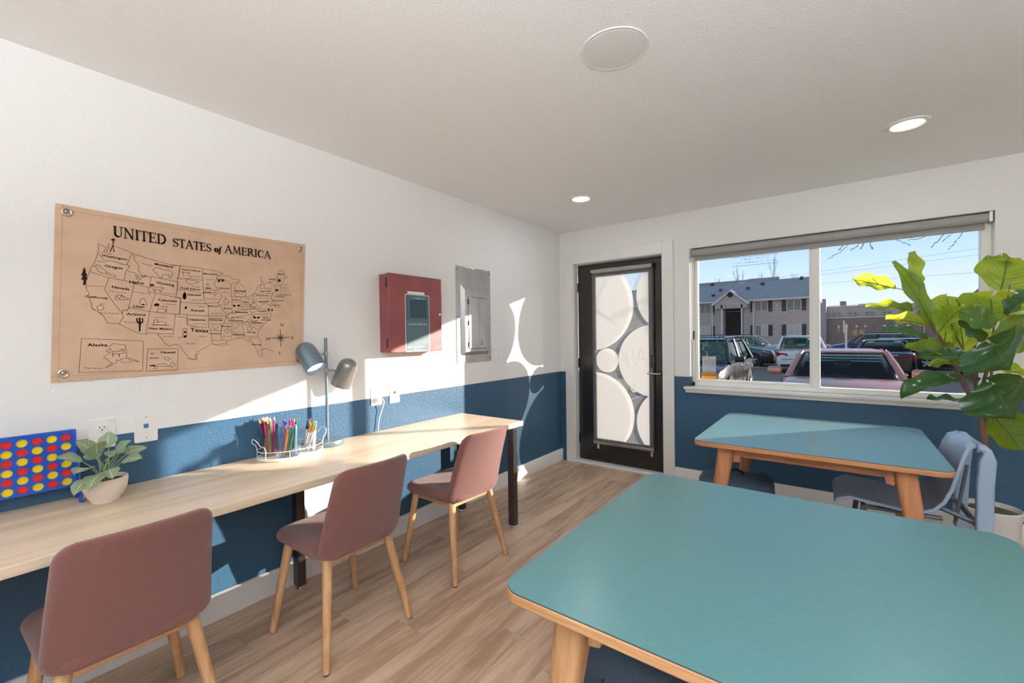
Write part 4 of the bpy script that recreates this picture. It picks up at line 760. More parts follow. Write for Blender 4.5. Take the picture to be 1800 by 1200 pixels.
# ------------------------------------------------------------------ navy school bags under the tables
def bag(name, label, loc, rz, h, hw_, hd_):
    t = thing(name, label, 'backpack', loc, rz)
    def fn(px, py, o):
        z = h*.5+py; k = 1+.05*math.sin(math.pi*z/h) - .10*max(0, z/h-.72)/.28; return (px*k, o*(1-.12*z/h) + .012*math.sin(px*17)*math.sin(z*15), z)
    rr = random.Random(len(label)); nz, nr = 6, 24; bd = MB(); vs = []
    for i in range(nz+1):
        f_ = i/nz; k_ = (.86, .97, 1.0, 1.0, .985, .94, .80)[i]; z = (0, .02, .25, .55, .82, .955, 1.0)[i]*h
        vs += [(px*k_ + rr.uniform(-.004, .004), py*k_ + rr.uniform(-.004, .004), z + (rr.uniform(-.006, .006) if 0 < i else 0)) for px, py in rrect(hw_, hd_, .055, 5)]
    bd.add(vs, [(i*nr+j, i*nr+(j+1) % nr, (i+1)*nr+(j+1) % nr, (i+1)*nr+j) for i in range(nz) for j in range(nr)] + [tuple(range(nr-1, -1, -1)), tuple(nz*nr+j for j in range(nr))])
    ob('body', bd, M['navy'], t, angle=60)
    def fp(px, py, o): return (px, -hd_*.86 + o*.8 - .02, h*.34+py)
    ob('front_pocket', MB().pad(hw_*.72, h*.26, .05, .09, fp, 12, 12), M['navy'], t)
    zp = MB()
    zp.tube([(hw_*.95*math.cos(a), -.02, h*.62+h*.335*math.sin(a)) for a in [math.pi*k/14 for k in range(15)]], .005, 6)
    zp.tube([(-hw_*.62, -hd_*.86-.055, h*.54), (0, -hd_*.86-.066, h*.555), (hw_*.62, -hd_*.86-.055, h*.54)], .004, 6)
    ob('zip', zp, M['navy_dark'], t)
    ob('grab_handle', MB().tube([(-.045, .03, h-.015), (-.035, .03, h+.022), (0, .03, h+.032), (.035, .03, h+.022), (.045, .03, h-.015)], .008, 8), M['navy_dark'], t)
    for s in (-1, 1):
        ob('shoulder_strap', MB().tube([(s*hw_*.45, hd_*.8, h*.93), (s*hw_*.62, hd_*1.25, h*.75), (s*hw_*.75, hd_*1.35, h*.45), (s*hw_*.8, hd_*.85, h*.10)], .013, 8), M['navy_dark'], t)
    return t
bag('school_backpack', 'navy fabric backpack under the left end of the table by the window', (1.850, -.86, 0), R(6), .390, .225, .160)
b2 = bag('school_backpack', 'navy fabric backpack with black strap under the foreground table', (1.955, -2.83, 0), R(-6), .46, .205, .15)
lp = MB().tube([(-.175, -.05, .43), (-.222, -.06, .41), (-.236, -.065, .33), (-.238, -.07, .22), (-.215, -.075, .13), (-.25, -.09, .06)], .009, 8)
ob('side_strap', lp, M['navy_dark'], b2, label='black strap hanging at the side'); 
ob('side_pocket', MB().pad(.10, .17, .04, .05, lambda px, py, o: (-.195+o*.8, px-.01, .21+py), 8, 8), M['navy_purple'], b2, label='faded violet side pocket')
ob('seam', MB().tube([(-.035, -.20, .43), (-.06, -.215, .30), (-.085, -.215, .12)], .0035, 6), M['navy_dark'], b2)

# ------------------------------------------------------------------ two headed desk lamp
lm = thing('desk_lamp', 'blue grey two headed desk lamp standing on the long desk', 'lamp', (.062, -2.733, DZ))
ob('base', MB().lathe([(.0855, 0), (.088, .003), (.088, .026), (.0855, .030), (0, .030)], n=48), M['lamp_blue'], lm)
ob('pole', MB().cyl((0, 0, .03), (0, 0, .610), .0085, n=16), M['lamp_blue'], lm)
def head(c, axis, mat, arm_z, nm):
    ax = Vector(axis).normalized(); c = Vector(c); Mx = ax.to_track_quat('Z', 'Y').to_matrix()
    prof_ = [(0, .172), (.018, .170), (.035, .161), (.047, .146), (.053, .128), (.055, .10), (.055, 0), (.052, 0), (.052, .10), (.046, .135), (.0, .150)]
    ob('lamp_shade', MB().lathe(prof_, c=c - ax*.086, n=36, M=Mx), M[mat], lm, angle=60)
    ob('bulb', MB().lathe([(0, .012), (.030, .013), (.046, .020), (.050, .030), (.050, .06)], c=c - ax*.086, n=28, M=Mx), M['bulb'], lm)
    s = 1 if c.y > 0 else -1
    ob('arm', MB().tube([(0, 0, arm_z), (0, s*.012, arm_z), (c.x*.35, c.y - s*.048, arm_z - .004)], .0055, 10).cyl((0, 0, arm_z-.012), (0, 0, arm_z+.012), .0125, n=14), M['nickel'], lm)
    vh = MB()
    for k in range(3): 
        q = c + ax*.076 + Mx @ Vector((.022*math.cos(2.1*k), .022*math.sin(2.1*k), -.002)); vh.cyl(q, q+ax*.004, .0035, n=8)
    ob('vent_hole', vh, M['chrome'], lm)
head((.03, -.115, .508), (-.80, -.16, 1.0), 'lamp_blue', .520, 'left')
head((.02, .108, .405), (.40, .18, 1.0), 'lamp_grey', .425, 'right')

# ------------------------------------------------------------------ four in a row game
gx = .062
gm = thing('counter_game', 'bright blue upright game frame filled with red and yellow counters', 'game', (gx, -3.86, DZ))
ys_ = [-3.7835 - .0369*k for k in range(7)]; zs_ = [.986 - .0334*k for k in range(6)]
yA, yB, zA, zB = ys_[-1]-.028, ys_[0]+.028, zs_[-1]-.021, zs_[0]+.026
def game_plate(x0, x1):
    bm = bmesh.new(); n = 20; rad = .0143
    mb = MB()
    for cy_ in ys_:
        for cz_ in zs_:
            a0, a1 = cy_-.01845, cy_+.01845; b0, b1 = cz_-.0167, cz_+.0167
            circ = [(cy_+rad*math.cos(2*math.pi*(k+.5)/n), cz_+rad*math.sin(2*math.pi*(k+.5)/n)) for k in range(n)]
            sq = []
            for k in range(n):
                a = 2*math.pi*(k+.5)/n; c_, s_ = math.cos(a), math.sin(a); t_ = min(.01845/abs(c_), .0167/abs(s_)); sq.append((cy_+c_*t_, cz_+s_*t_))
            corners = {2: (a1, b1), 7: (a0, b1), 12: (a0, b0), 17: (a1, b0)}
            vs = [(x1, *p) for p in circ]+[(x1, *p) for p in sq]+[(x0, *p) for p in circ]
            fs = [(k, n+k, n+(k+1) % n, (k+1) % n) for k in range(n)] + [(2*n+k, k, (k+1) % n, 2*n+(k+1) % n) for k in range(n)]
            mb.add(vs, fs)
            for k, cn in corners.items(): mb.add([(x1, *sq[k]), (x1, *cn), (x1, *sq[(k+1) % n])], [(0,1,2)])
    for a in ((yA, ys_[-1]-.01845, zA, zB), (ys_[0]+.01845, yB, zA, zB), (ys_[-1]-.01845, ys_[0]+.01845, zA, zs_[-1]-.0167), (ys_[-1]-.01845, ys_[0]+.01845, zs_[0]+.0167, zB)): mb.box(x0, x1, *a)
    mb.v = [(v[0]-gx, v[1]+3.86, v[2]-DZ) for v in mb.v]
    return mb
ob('front_panel', game_plate(gx+.006, gx+.010), M['blue_plastic'], gm, angle=30)
ob('back_panel', game_plate(gx-.006, gx-.010), M['blue_plastic'], gm, angle=30)
ob('end_post', MB().box(-.012, .012, yB-.009+3.86, yB+3.86, zA-DZ, zB-DZ), M['blue_plastic'], gm, bevel=.002)
ob('end_post', MB().box(-.012, .012, yA+3.86, yA+.009+3.86, zA-DZ, zB-DZ), M['blue_plastic'], gm, bevel=.002)
ob('release_bar', MB().box(-.005, .005, yA+3.86, yB+3.86, zA-DZ, zA-DZ+.006), M['blue_plastic'], gm)
for yy in (yB-.002+3.86, yA-.008+3.86):
    lg = MB().prism([(-.055, 0), (-.030, 0), (-.014, .05), (-.012, .15), (.012, .15), (.014, .05), (.030, 0), (.055, 0), (.055, .006), (.040, .012), (.020, .06), (.018, .16), (-.018, .16), (-.020, .06), (-.040, .012), (-.055, .006)][:8] + [(.055, .008), (.022, .06), (.014, .155), (-.014, .155), (-.022, .06), (-.055, .008)], yy, yy+.010, M=Matrix(((1,0,0,0),(0,0,1,0),(0,1,0,0),(0,0,0,1))))
    ob('stand_leg', lg, M['blue_plastic'], gm, bevel=.0015)
dm = MB().lathe([(0, -.0045), (.0150, -.0045), (.0158, -.003), (.0158, .003), (.0150, .0045), (.0128, .0048), (.0122, .0036), (0, .0040)], n=28, M=X1.to_3x3())
dmr = dm.mesh('counter', M['red_disc']); dmy = dm.mesh('counter', M['yellow_disc'])
ROW = ('top', 'second', 'third', 'fourth', 'fifth', 'bottom'); CL = ('last column beside the potted plant', 'second column from the plant end', 'third column from the plant end', 'fourth column from the plant end', 'column at the picture edge')
for i in range(5):
    for j in range(6):
        red = (i+j) % 2 == 0
        o = ob('game_counter', dmr if red else dmy, None, None, loc=(gx, ys_[i], zs_[j]))
        tag(o, f"{'red' if red else 'yellow'} counter, {ROW[j]} row, {CL[i]}", 'counter', 'counters in the blue game frame')

# ------------------------------------------------------------------ leaves
def leaf_mesh(name, B, A, S_, hw_, mat, curl=.1, bend=.03, wave=.004, prof_=None, nl=12, nw=8, seed=0):
    rr = random.Random(seed); B = Vector(B); A = Vector(A); S_ = Vector(S_).normalized(); L_ = A.length; a = A.normalized(); n = S_.cross(a).normalized()
    if n.z < 0: n = -n
    vs = []; uvs = []; ph = rr.uniform(0, 6)
    for i in range(nl+1):
        t = i/nl
        w_ = prof_(t)*hw_
        for j in range(nw+1):
            u = 2*j/nw-1
            p = B + a*(L_*t) + S_*(u*w_) + n*(curl*hw_*2*(u*u) - curl*hw_*.8 + bend*L_*4*(t-t*t) - bend*L_*1.5*t*t + wave*math.sin(t*14+ph+u*2)*abs(u)*1.5)
            vs.append(p); uvs.append((j/nw, t))
    fs = [(i*(nw+1)+j, i*(nw+1)+j+1, (i+1)*(nw+1)+j+1, (i+1)*(nw+1)+j) for i in range(nl) for j in range(nw)]
    me = bpy.data.meshes.new(name); me.from_pydata([tuple(v) for v in vs], [], fs); me.materials.append(mat)
    uvl = me.uv_layers.new(name='UVMap')
    for lp in me.loops: uvl.data[lp.index].uv = uvs[lp.vertex_index]
    me.polygons.foreach_set('use_smooth', [True]*len(me.polygons)); me.update()
    mid = [vs[i*(nw+1)+nw//2] for i in range(nl+1)]
    side = [[vs[i*(nw+1)+nw//2+k*s] for k, i in ((q, min(nl, i0+q)) for q in range(nw//2))] for i0 in (2, 5, 8) for s in (-1, 1)]
    return me, mid, side, n
FIG_LIT = '010102002010121020120202212220'  # per leaf
fig_prof = lambda t: (math.sin(math.pi*min(1, t**.80*.98+.02))**.62)*(.62+.42*t) if 0 < t < 1 else .04
oval_prof = lambda t: max(.03, math.sin(math.pi*t**.85)**.8)

# ------------------------------------------------------------------ small potted plant
pc = Vector((.178, -3.695, DZ))
pp = thing('potted_plant', 'small green veined leaf plant in a round blush pot on the desk', 'plant', pc)
ob('pot', MB().lathe([(.0, 0), (.036, 0), (.040, .004), (.040, .010), (.052, .026), (.063, .052), (.066, .078), (.066, .090), (.0635, .092), (.061, .090), (.060, .074), (.0, .070)], n=48), M['ceramic'], pp)
ob('soil', MB().lathe([(0, .081), (.03, .080), (.0605, .077)], n=32), M['soil'], pp)
spec = [(.02,-.112,.205,1.0),(-.01,-.060,.238,1.0),(.05,-.030,.225,1.05),(-.02,.015,.262,.9),(.01,.062,.222,.85),(.0,.105,.195,1.05),(.05,.070,.165,.95),(.075,-.078,.165,1.0),(.09,-.045,.120,1.0),(.085,-.095,.100,.85),(.05,.01,.19,.9),(-.05,-.03,.19,.9),(-.06,.04,.18,.9),(-.05,.08,.2,.8),(.095,.0,.135,.85)]
for k, (dx, dy, dz, sc) in enumerate(spec):
    tip = Vector((dx, dy, dz)); root = Vector((.012*math.cos(k*2.4), .012*math.sin(k*2.4), .078)); out = Vector((dx, dy, 0)); out = out.normalized() if out.length > .01 else Vector((0, 1, 0))
    bs = root.lerp(tip, .58) + Vector((0, 0, .018)); 
    A = (tip-bs); A = A.normalized()*.076*sc
    if dz > .2: A.z -= .01
    else: A.z -= .022
    S_ = A.cross(Vector((.35, -.25, 1))); 
    ob('stem', MB().tube([root, root.lerp(bs, .5)+Vector((0,0,.012)), bs], [.0022, .0018, .0014], 6), M['stem_green'], pp)
    me, mid, side, n = leaf_mesh('leaf', bs, A, S_, .033*sc, M['small_leaf'], curl=.06, bend=.10, wave=.0012, prof_=oval_prof, nl=10, nw=8, seed=k)
    ob('leaf', me, None, pp)

# ------------------------------------------------------------------ tray with cups of pencils and markers
tc_ = Vector((.108, -2.962, DZ)); RX_, RY_ = .120, .158
tr = thing('wire_caddy', 'oval white tray with wire rail and looped handles holding clear cups', 'tray', tc_)
def ell(a, k=1, z=0): return (RX_*k*math.cos(a), RY_*k*math.sin(a), z)
NE = 48; rim = [2*math.pi*k/NE for k in range(NE)]
tb = MB(); vs = []
for k_, z in ((.97, 0), (1, .003), (1, .016), (.97, .016), (.95, .010)): vs += [ell(a, k_, z) for a in rim]
tb.add(vs, [(q*NE+i, q*NE+(i+1) % NE, (q+1)*NE+(i+1) % NE, (q+1)*NE+i) for q in range(4) for i in range(NE)] + [tuple(range(NE-1, -1, -1)), tuple(4*NE+i for i in range(NE))])
ob('tray_base', tb, M['tray'], tr)
ob('wire_rail', MB().tube([ell(a, 1.01, .048) for a in rim], .0016, 6, closed=True), M['wire'], tr)
for k in range(8):
    a = 2*math.pi*(k+.5)/8; ob('wire_post', MB().tube([ell(a, 1.01, 0), ell(a, 1.01, .048)], .0014, 6), M['wire'], tr)
for s in (-1, 1):
    h_ = [ell(s*math.pi/2-.42, 1.01, .048), ell(s*math.pi/2-.40, 1.05, .075)] + [(.040*math.cos(q)*(-s if False else 1)*1.0*(1 if s > 0 else 1), s*(RY_+.012+.012*math.sin(math.pi*i/8)), .085+.030*math.sin(math.pi*i/8)) for i, q in enumerate([math.pi*(1-i/8) if s > 0 else math.pi*i/8 for i in range(9)])]
    a1 = ell(s*math.pi/2+.40, 1.05, .075); a2 = ell(s*math.pi/2+.42, 1.01, .048)
    pts = sorted([Vector(p) for p in h_] + [Vector(a1), Vector(a2)], key=lambda p: p.x)
    ob('handle', MB().tube(pts, .0018, 6), M['wire'], tr)
cups = {'left': ((.060, -3.052), .039, .045, .158, 'tall clear cup of coloured pencils at the left end of the tray'),
        'front': ((.163, -3.000), .047, .052, .108, 'wide clear cup of markers at the front of the tray'),
        'right': ((.141, -2.882), .040, .046, .122, 'clear cup of thin markers at the right end of the tray'),
        'back': ((.065, -2.945), .038, .043, .135, 'clear cup of white pens at the back of the tray')}
for k, (c, rb_, rt_, h_, lab) in cups.items():
    t = tag(ob('clear_cup', MB().lathe([(0, 0), (rb_-.002, 0), (rb_, .002), (rt_, h_), (rt_-.0022, h_), (rb_-.0022, .004), (0, .004)], n=32), M['clear'], loc=(c[0], c[1], DZ+.0105)), lab, 'cup', 'clear cups on the tray')
CO = {'red': (.55,.02,.03), 'orange': (.75,.22,.02), 'yellow': (.75,.52,.03), 'olive': (.28,.24,.03), 'green': (.04,.30,.07), 'lime': (.36,.52,.08), 'teal': (.01,.26,.28), 'sky blue': (.05,.36,.58), 'navy': (.02,.03,.13), 'purple': (.17,.06,.35), 'magenta': (.55,.03,.28), 'pink': (.75,.18,.36), 'brown': (.22,.09,.03), 'black': (.012,.012,.015), 'white': (.8,.79,.77), 'gold': (.5,.30,.05), 'violet': (.25,.08,.42), 'crimson': (.40,.01,.06), 'pale pink': (.80,.42,.48), 'khaki': (.42,.36,.14), 'amber': (.65,.30,.02), 'lilac': (.48,.32,.58), 'plum': (.22,.02,.14), 'lemon': (.80,.70,.15), 'grey': (.3,.3,.3)}
for k in list(CO): CO['deep '+k] = tuple(x*.5 for x in CO[k])
for k, v in CO.items(): M['c_'+k] = base('colour_'+k.replace(' ', '_'), tuple(x*.72 for x in v), .35)
M['cedar'] = base('sharpened_wood', (.72,.52,.34), .7)
PLACED = {}
RS_ = random.Random(11)
LEAN = {'left': (math.pi/2, -math.pi/2), 'front': (-math.pi/2, math.pi*.42), 'right': (-math.pi/2, math.pi*.42), 'back': (math.pi, .3)}
def stick(name, cat, col, cup, ang, rad, lean, L_, r_, label, capcol=None):
    c, rb_, rt_, h_, lab = cups[cup]; best = None
    for q in range(400):        # find a spot in the cup that touches no other stick
        a = LEAN[cup][0] + RS_.uniform(-2.2, 2.2); ra = (rb_-.003-r_*1.2)*math.sqrt(RS_.random()); t = LEAN[cup][1] + RS_.uniform(-2.0, 2.0); rt2 = (rt_-.003-r_*1.3)*math.sqrt(RS_.random())
        b0 = Vector((c[0]+ra*math.cos(a), c[1]+ra*math.sin(a), DZ+.0155+r_)); t_ = Vector((c[0]+rt2*math.cos(t), c[1]+rt2*math.sin(t), DZ+.0105+h_)); ax = (t_-b0).normalized()
        pts = [b0+ax*(L_*k/14) for k in range(15)]; gap = min([min((p-x).length for p in pts for x in o[0])-r_*1.12-o[1] for o in PLACED.get(cup, [])] or [1])
        if best is None or gap > best[0]: best = (gap, b0, ax, pts)
        if gap > .0012: break
    gap, b0, ax, pts = best; PLACED.setdefault(cup, []).append((pts, r_*1.12))
    root = thing(name, label, cat, b0, 0, {'left': 'coloured pencils in the tall cup', 'front': 'markers in the wide cup', 'right': 'thin markers in the right cup', 'back': 'pens in the back cup'}[cup])
    if name == 'colouring_pencil':
        ob('shaft', MB().cyl((0,0,0), ax*(L_-.018), r_, n=6), M['c_'+col], root, angle=30)
        tp = ob('sharpened_tip', MB().cyl(ax*(L_-.018), ax*(L_-.004), r_, r_*.35, n=8), M['cedar'], root); ob('lead', MB().cyl(ax*(L_-.004), ax*L_, r_*.35, r_*.08, n=8), M['c_'+col], tp)
    else:
        bodyc = capcol or col
        ob('barrel', MB().cyl((0,0,0), ax*(L_*.66), r_, n=12), M['c_'+(col if capcol is None else capcol)], root)
        ob('cap', MB().tube([ax*(L_*.66), ax*(L_*.665), ax*(L_*.97), ax*L_], [r_, r_*1.12, r_*1.06, r_*.6], 12), M['c_'+col], root)
def lab(kind, col, n, cup): return f"{col} {kind} in the {cup}"
pcs = ['brown','gold','olive','black','yellow','orange','red','magenta','purple','pink','violet','crimson','pale pink','khaki','amber','lilac','plum','navy','lemon','teal','deep red','deep orange','deep yellow','deep pink','deep olive','deep magenta','deep gold','deep purple']
for k, col in enumerate(pcs):
    a = 2*math.pi*k/len(pcs)+.2; f_ = .25+.7*((k*7) % 10)/10
    la = a*.0 + (math.pi*1.5 + (a-math.pi)*.55); stick('colouring_pencil', 'pencil', col, 'left', math.pi/2+(k/len(pcs)-.5)*3.4, .030*f_, (-math.pi/2+(k/len(pcs)-.5)*3.6, .038*(.45+.5*((k*3) % 7)/7)), .185+.012*((k*5) % 4)/4, .0043, lab('colouring pencil', col, k, "tall cup at the tray's left end"))
mk = ['brown','red','magenta','navy','teal','purple','green','lime','sky blue','orange','crimson','violet','deep teal','deep green']
for k, col in enumerate(mk):
    a = 2*math.pi*k/len(mk); stick('felt_marker', 'marker', col, 'front', -math.pi/2+(k/len(mk)-.5)*3.6, .032, (math.pi*.42+(k/len(mk)-.5)*4.2, .042 if k % 2 else .022), .135+.006*(k % 3), .0066, lab('felt marker', col, k, 'wide cup at the front of the tray'))
mk = ['lime','orange','green','teal','amber','navy','purple','olive','red','gold']
for k, col in enumerate(mk):
    a = 2*math.pi*k/len(mk); stick('thin_marker', 'marker', col, 'right', -math.pi/2+(k/len(mk)-.5)*3.6, .026, (math.pi*.42+(k/len(mk)-.5)*4.2, .037 if k % 2 else .020), .145+.006*(k % 3), .0045, lab('thin capped white marker', col, k, "cup at the tray's right end").replace('thin capped white', 'capped thin'), 'white')
mk = ['teal','purple','magenta','white','sky blue','red','lilac','violet','green','pink']
for k, col in enumerate(mk):
    a = 2*math.pi*k/len(mk)+.3; stick('felt_marker', 'marker', col, 'back', a+math.pi, .020, (a+.5, .030), .155+.007*(k % 3), .0050, lab('white bodied marker', col, k, 'cup at the back of the tray') if col != 'white' else 'all white marker in the cup at the back of the tray', 'white')

# ------------------------------------------------------------------ fiddle leaf fig in a white planter
px_ = Vector((3.078, -.545, 0))
fg = thing('fiddle_leaf_fig', 'tall fiddle leaf fig with big green leaves in a white planter by the window', 'plant', px_)
ob('planter', MB().lathe([(0, 0), (.098, 0), (.104, .006), (.118, .30), (.126, .318), (.127, .352), (.122, .356), (.117, .350), (.114, .30), (0, .295)], n=48), M['white_pot'], fg)
ob('moss', MB().lathe([(0, .338), (.06, .336), (.115, .330)], n=32), M['moss'], fg)
RS = [[.019, .018, .015, .013], [.013, .012, .011, .009, .008, .007, .006, .005, .004], [.010, .008, .007, .006, .004, .003], [.011, .009, .008, .006, .005, .003], [.010, .008, .006, .005, .004]]
for k, st in enumerate(STEMS):
    pts = [Vector(p) - px_ for p in st]
    if k == 0: pts[0].x, pts[0].y, pts[0].z = .0, 0, .33
    ob('trunk' if k == 0 else 'branch', MB().tube(pts, RS[k], 10), M['bark'], fg)
allst = [Vector(p) - px_ for st in STEMS[1:] for p in st]
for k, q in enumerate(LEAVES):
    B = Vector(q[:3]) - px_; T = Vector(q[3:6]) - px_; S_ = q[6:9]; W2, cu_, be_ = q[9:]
    me, mid, side, n = leaf_mesh('leaf', B, (T-B)*1.05, S_, W2*1.18, M[('fig_backlit', 'fig_mid', 'fig_shaded')[int(FIG_LIT[k])]], cu_, be_, .008, fig_prof, 14, 10, k)
    lf = ob('leaf', me, None, fg)
    vn = MB().tube(mid, [.0032-.0022*i/len(mid) for i in range(len(mid))], 5)
    for sd_ in side: vn.tube(sd_[:4], .0011, 4)
    ob('leaf_vein', vn, M['fig_vein'], lf)
    near = min(allst, key=lambda p: (p-B).length)
    if (near-B).length > .004: ob('leaf_stalk', MB().tube([near, (near+B)/2+Vector((0,0,-.008)), B], [.004, .003, .003], 6), M['stem_green'], fg)
# ------------------------------------------------------------------ outdoors
GZ = -.42
struct('ground', MB().box(-140, 160, T_+.02, 220, GZ-.2, GZ), M['asphalt'], smooth=False)
struct('ground_rear', MB().box(-60, 60, -60, Y0-T_-.02, GZ-.2, GZ), M['asphalt'], smooth=False)
siding = base('grey_lap_siding', (.20,.17,.155), .8); nt_ = siding.node_tree
def siding_mat(name, col, pitch):
    m = base(name, col, .8); nt = m.node_tree; g = N(nt, 'NewGeometry'); s = N(nt, 'SeparateXYZ'); nt.links.new(g.outputs['Position'], s.inputs[0])
    mu = N(nt, 'Math', operation='MULTIPLY'); nt.links.new(s.outputs[2], mu.inputs[0]); mu.inputs[1].default_value = 1/pitch; fr = N(nt, 'Math', operation='FRACT'); nt.links.new(mu.outputs[0], fr.inputs[0]); bump(m, fr.outputs[0], .8, .03)
    n = noise(nt, coords(nt, 'Object', (.4, .4, 2)), 3, 3); r = ramp(nt, n.outputs[0], [(.3, tuple(c*.85 for c in col)), (.7, tuple(c*1.12 for c in col))]); nt.links.new(r.outputs[0], nt.nodes['Principled BSDF'].inputs['Base Color']); return m
M['siding'] = siding_mat('lap_siding', (.56,.45,.38), .17); M['shingle'] = noisy('roof_shingles', (.30,.285,.27), (.38,.36,.345), 3, .9, (1, 1, 4))
M['cream'] = base('cream_trim', (.75,.66,.56), .7); M['shutter'] = base('dark_shutter', (.05,.045,.045), .7); M['pane_warm'] = base('curtained_pane', (.50,.44,.36), .15); M['pane_dark'] = base('dim_pane', (.19,.18,.15), .08); M['recess'] = base('dark_entry', (.045,.030,.022), .8)
AY = 48
ap = thing('apartment_building', 'grey two storey apartment house with shingled roof behind the parked cars', 'building', (-5, AY, GZ))
def A_(x, y, z): return (x+5, y-AY, z-GZ)
def abox(mb, x0, x1, y0, y1, z0, z1): a = A_(x0, y0, z0); b_ = A_(x1, y1, z1); return mb.box(a[0], b_[0], a[1], b_[1], a[2], b_[2])
w_ = MB(); 
for a in ((-22, -7.62, GZ, 4.75), (-5.68, .62, GZ, 4.75), (-7.62, -5.68, 4.05, 4.75)): abox(w_, a[0], a[1], AY, AY+10, a[2], a[3])
ob('wall', w_, M['siding'], ap, smooth=False)
ob('entry_recess', abox(MB(), -7.62, -5.68, AY+1.2, AY+1.4, GZ, 4.05), M['recess'], ap, smooth=False, label='dark open entry recess')
rf = MB(); e0, e1, rz_, ez = A_(-22.4, AY-.5, 0), A_(.95, AY+10.5, 0), 7.35-GZ, 4.80-GZ
rf.add([(e0[0], e0[1], ez), (e1[0], e0[1], ez), (e1[0], 5, rz_), (e0[0], 5, rz_), (e0[0], e1[1], ez), (e1[0], e1[1], ez), (e0[0], e0[1], ez-.12), (e1[0], e0[1], ez-.12), (e0[0], e1[1], ez-.12), (e1[0], e1[1], ez-.12)],
       [(0,1,2,3), (3,2,5,4), (0,6,7,1), (4,5,9,8), (6,8,9,7), (0,3,4,8,6), (1,7,9,5,2)])
ro = ob('roof', rf, M['shingle'], ap, smooth=False)
rs = abox(MB(), -14.5, -5.9, AY+4.9, AY+5.1, 7.30, 7.55); abox(rs, -5.9, -2.8, AY+4.9, AY+5.1, 7.30, 7.62); ob('ridge_cap', rs, M['shingle'], ro, smooth=False)
vt = MB()
for x, y, z in ((-9.7, AY+4.5, 7.1), (-8.9, AY+1.2, 5.5), (-8.4, AY+2.6, 6.2), (-5.6, AY+2.6, 6.2), (-4.3, AY+3.6, 6.7), (-.7, AY+4.4, 7.1)): abox(vt, x-.16, x+.16, y-.16, y+.16, z-.1, z+.28)
ob('roof_vent', vt, M['shutter'], ro, smooth=False)
ob('gutter', abox(MB(), -22.4, .95, AY-.62, AY-.48, 4.68, 4.84), M['cream'], ap, smooth=False)
gb = MB(); gx0, gx1, gxm, gz0, gz1 = -8.55, -4.95, -6.76, 4.55, 5.95
def tri(mb, y0, y1, pts): 
    n = len(pts); mb.add([A_(x, y, z) for y in (y0, y1) for x, z in pts], [tuple(range(n)), tuple(range(2*n-1, n-1, -1))]+[(i, n+i, n+(i+1) % n, (i+1) % n) for i in range(n)])
tri(gb, AY-1.0, AY+.2, [(gx0+.25, gz0-.55), (gx1-.25, gz0-.55), (gx1-.25, gz0), (gxm, gz1-.1), (gx0+.25, gz0)]); g_ = ob('entry_gable', gb, M['siding'], ap, smooth=False)
fs_ = MB(); tri(fs_, AY-1.25, AY-1.02, [(gx0-.1, gz0-.06), (gx0+.1, gz0-.2), (gxm, gz1-.16), (gxm, gz1)]); tri(fs_, AY-1.25, AY-1.02, [(gx1+.1, gz0-.06), (gxm, gz1), (gxm, gz1-.16), (gx1-.1, gz0-.2)]); ob('fascia', fs_, M['cream'], g_, smooth=False)
gr = MB(); 
for s in (gx0-.1, gx1+.1): gr.add([A_(s, AY-1.2, gz0-.02), A_(gxm, AY-1.2, gz1+.04), A_(gxm, AY+3, gz1+.04), A_(s, AY+3, gz0-.02)], [(0,1,2,3)])
ob('gable_roof', gr, M['shingle'], g_, smooth=False)
ob('gable_vent', MB().lathe([(0, .03), (.24, .03), (.30, 0)], c=A_(gxm, AY-1.03, 5.45), n=20, M=Matrix(((1,0,0),(0,0,-1),(0,1,0)))), M['recess'], g_)
for x in (-7.62, -5.68, -8.76, -4.73): ob('downspout' if abs(x+6.65) > 1.2 else 'entry_post', abox(MB(), x-.07, x+.07, AY-.12 if abs(x+6.65) > 1.2 else AY-1.0, AY-.01 if abs(x+6.65) > 1.2 else AY-.86, GZ, 4.7 if abs(x+6.65) > 1.2 else 4.4), M['cream'], ap, smooth=False)
def apwin(x0, x1, z0, z1, warm, sh):
    f_ = ob('window', abox(abox(abox(abox(abox(MB(), x0-.06, x0, AY-.06, AY, z0-.06, z1+.06), x1, x1+.06, AY-.06, AY, z0-.06, z1+.06), x0, x1, AY-.06, AY, z1, z1+.06), x0, x1, AY-.06, AY, z0-.06, z0), (x0+x1)/2-.03, (x0+x1)/2+.03, AY-.05, AY, z0, z1), M['cream'], ap, smooth=False)
    for a, b_, k in ((x0, (x0+x1)/2-.03, 0), ((x0+x1)/2+.03, x1, 1)): ob('pane', abox(MB(), a, b_, AY-.03, AY-.01, z0, z1), M['pane_warm' if (warm >> k) & 1 else 'pane_dark'], f_, smooth=False)
    for s in sh:
        xs = x0-.46 if s < 0 else x1+.10; ob('shutter', abox(MB(), xs, xs+.36, AY-.05, AY-.005, z0-.06, z1+.06), M['shutter'], ap, smooth=False)
for x0, x1, z0, z1, wm, sh in ((-10.0,-8.98,3.58,4.6,0,(1,)), (-4.55,-3.45,3.6,4.62,0,(1,-1)), (-1.7,-.56,3.6,4.6,0,(-1,1)), (-10.0,-8.98,1.12,2.1,3,(1,)), (-4.55,-3.45,1.08,2.1,2,(1,-1)), (-1.7,-.55,1.1,2.1,3,(-1,1)), (-13.5,-12.4,3.6,4.6,1,(1,-1)), (-13.5,-12.4,1.1,2.1,2,(1,-1))): apwin(x0, x1, z0, z1, wm, sh)
ob('wall_lamp', MB().lathe([(0, .12), (.11, .08), (.14, 0)], c=A_(-2.62, AY, 4.1), n=14, M=Matrix(((1,0,0),(0,0,-1),(0,1,0)))), M['cream'], ap)

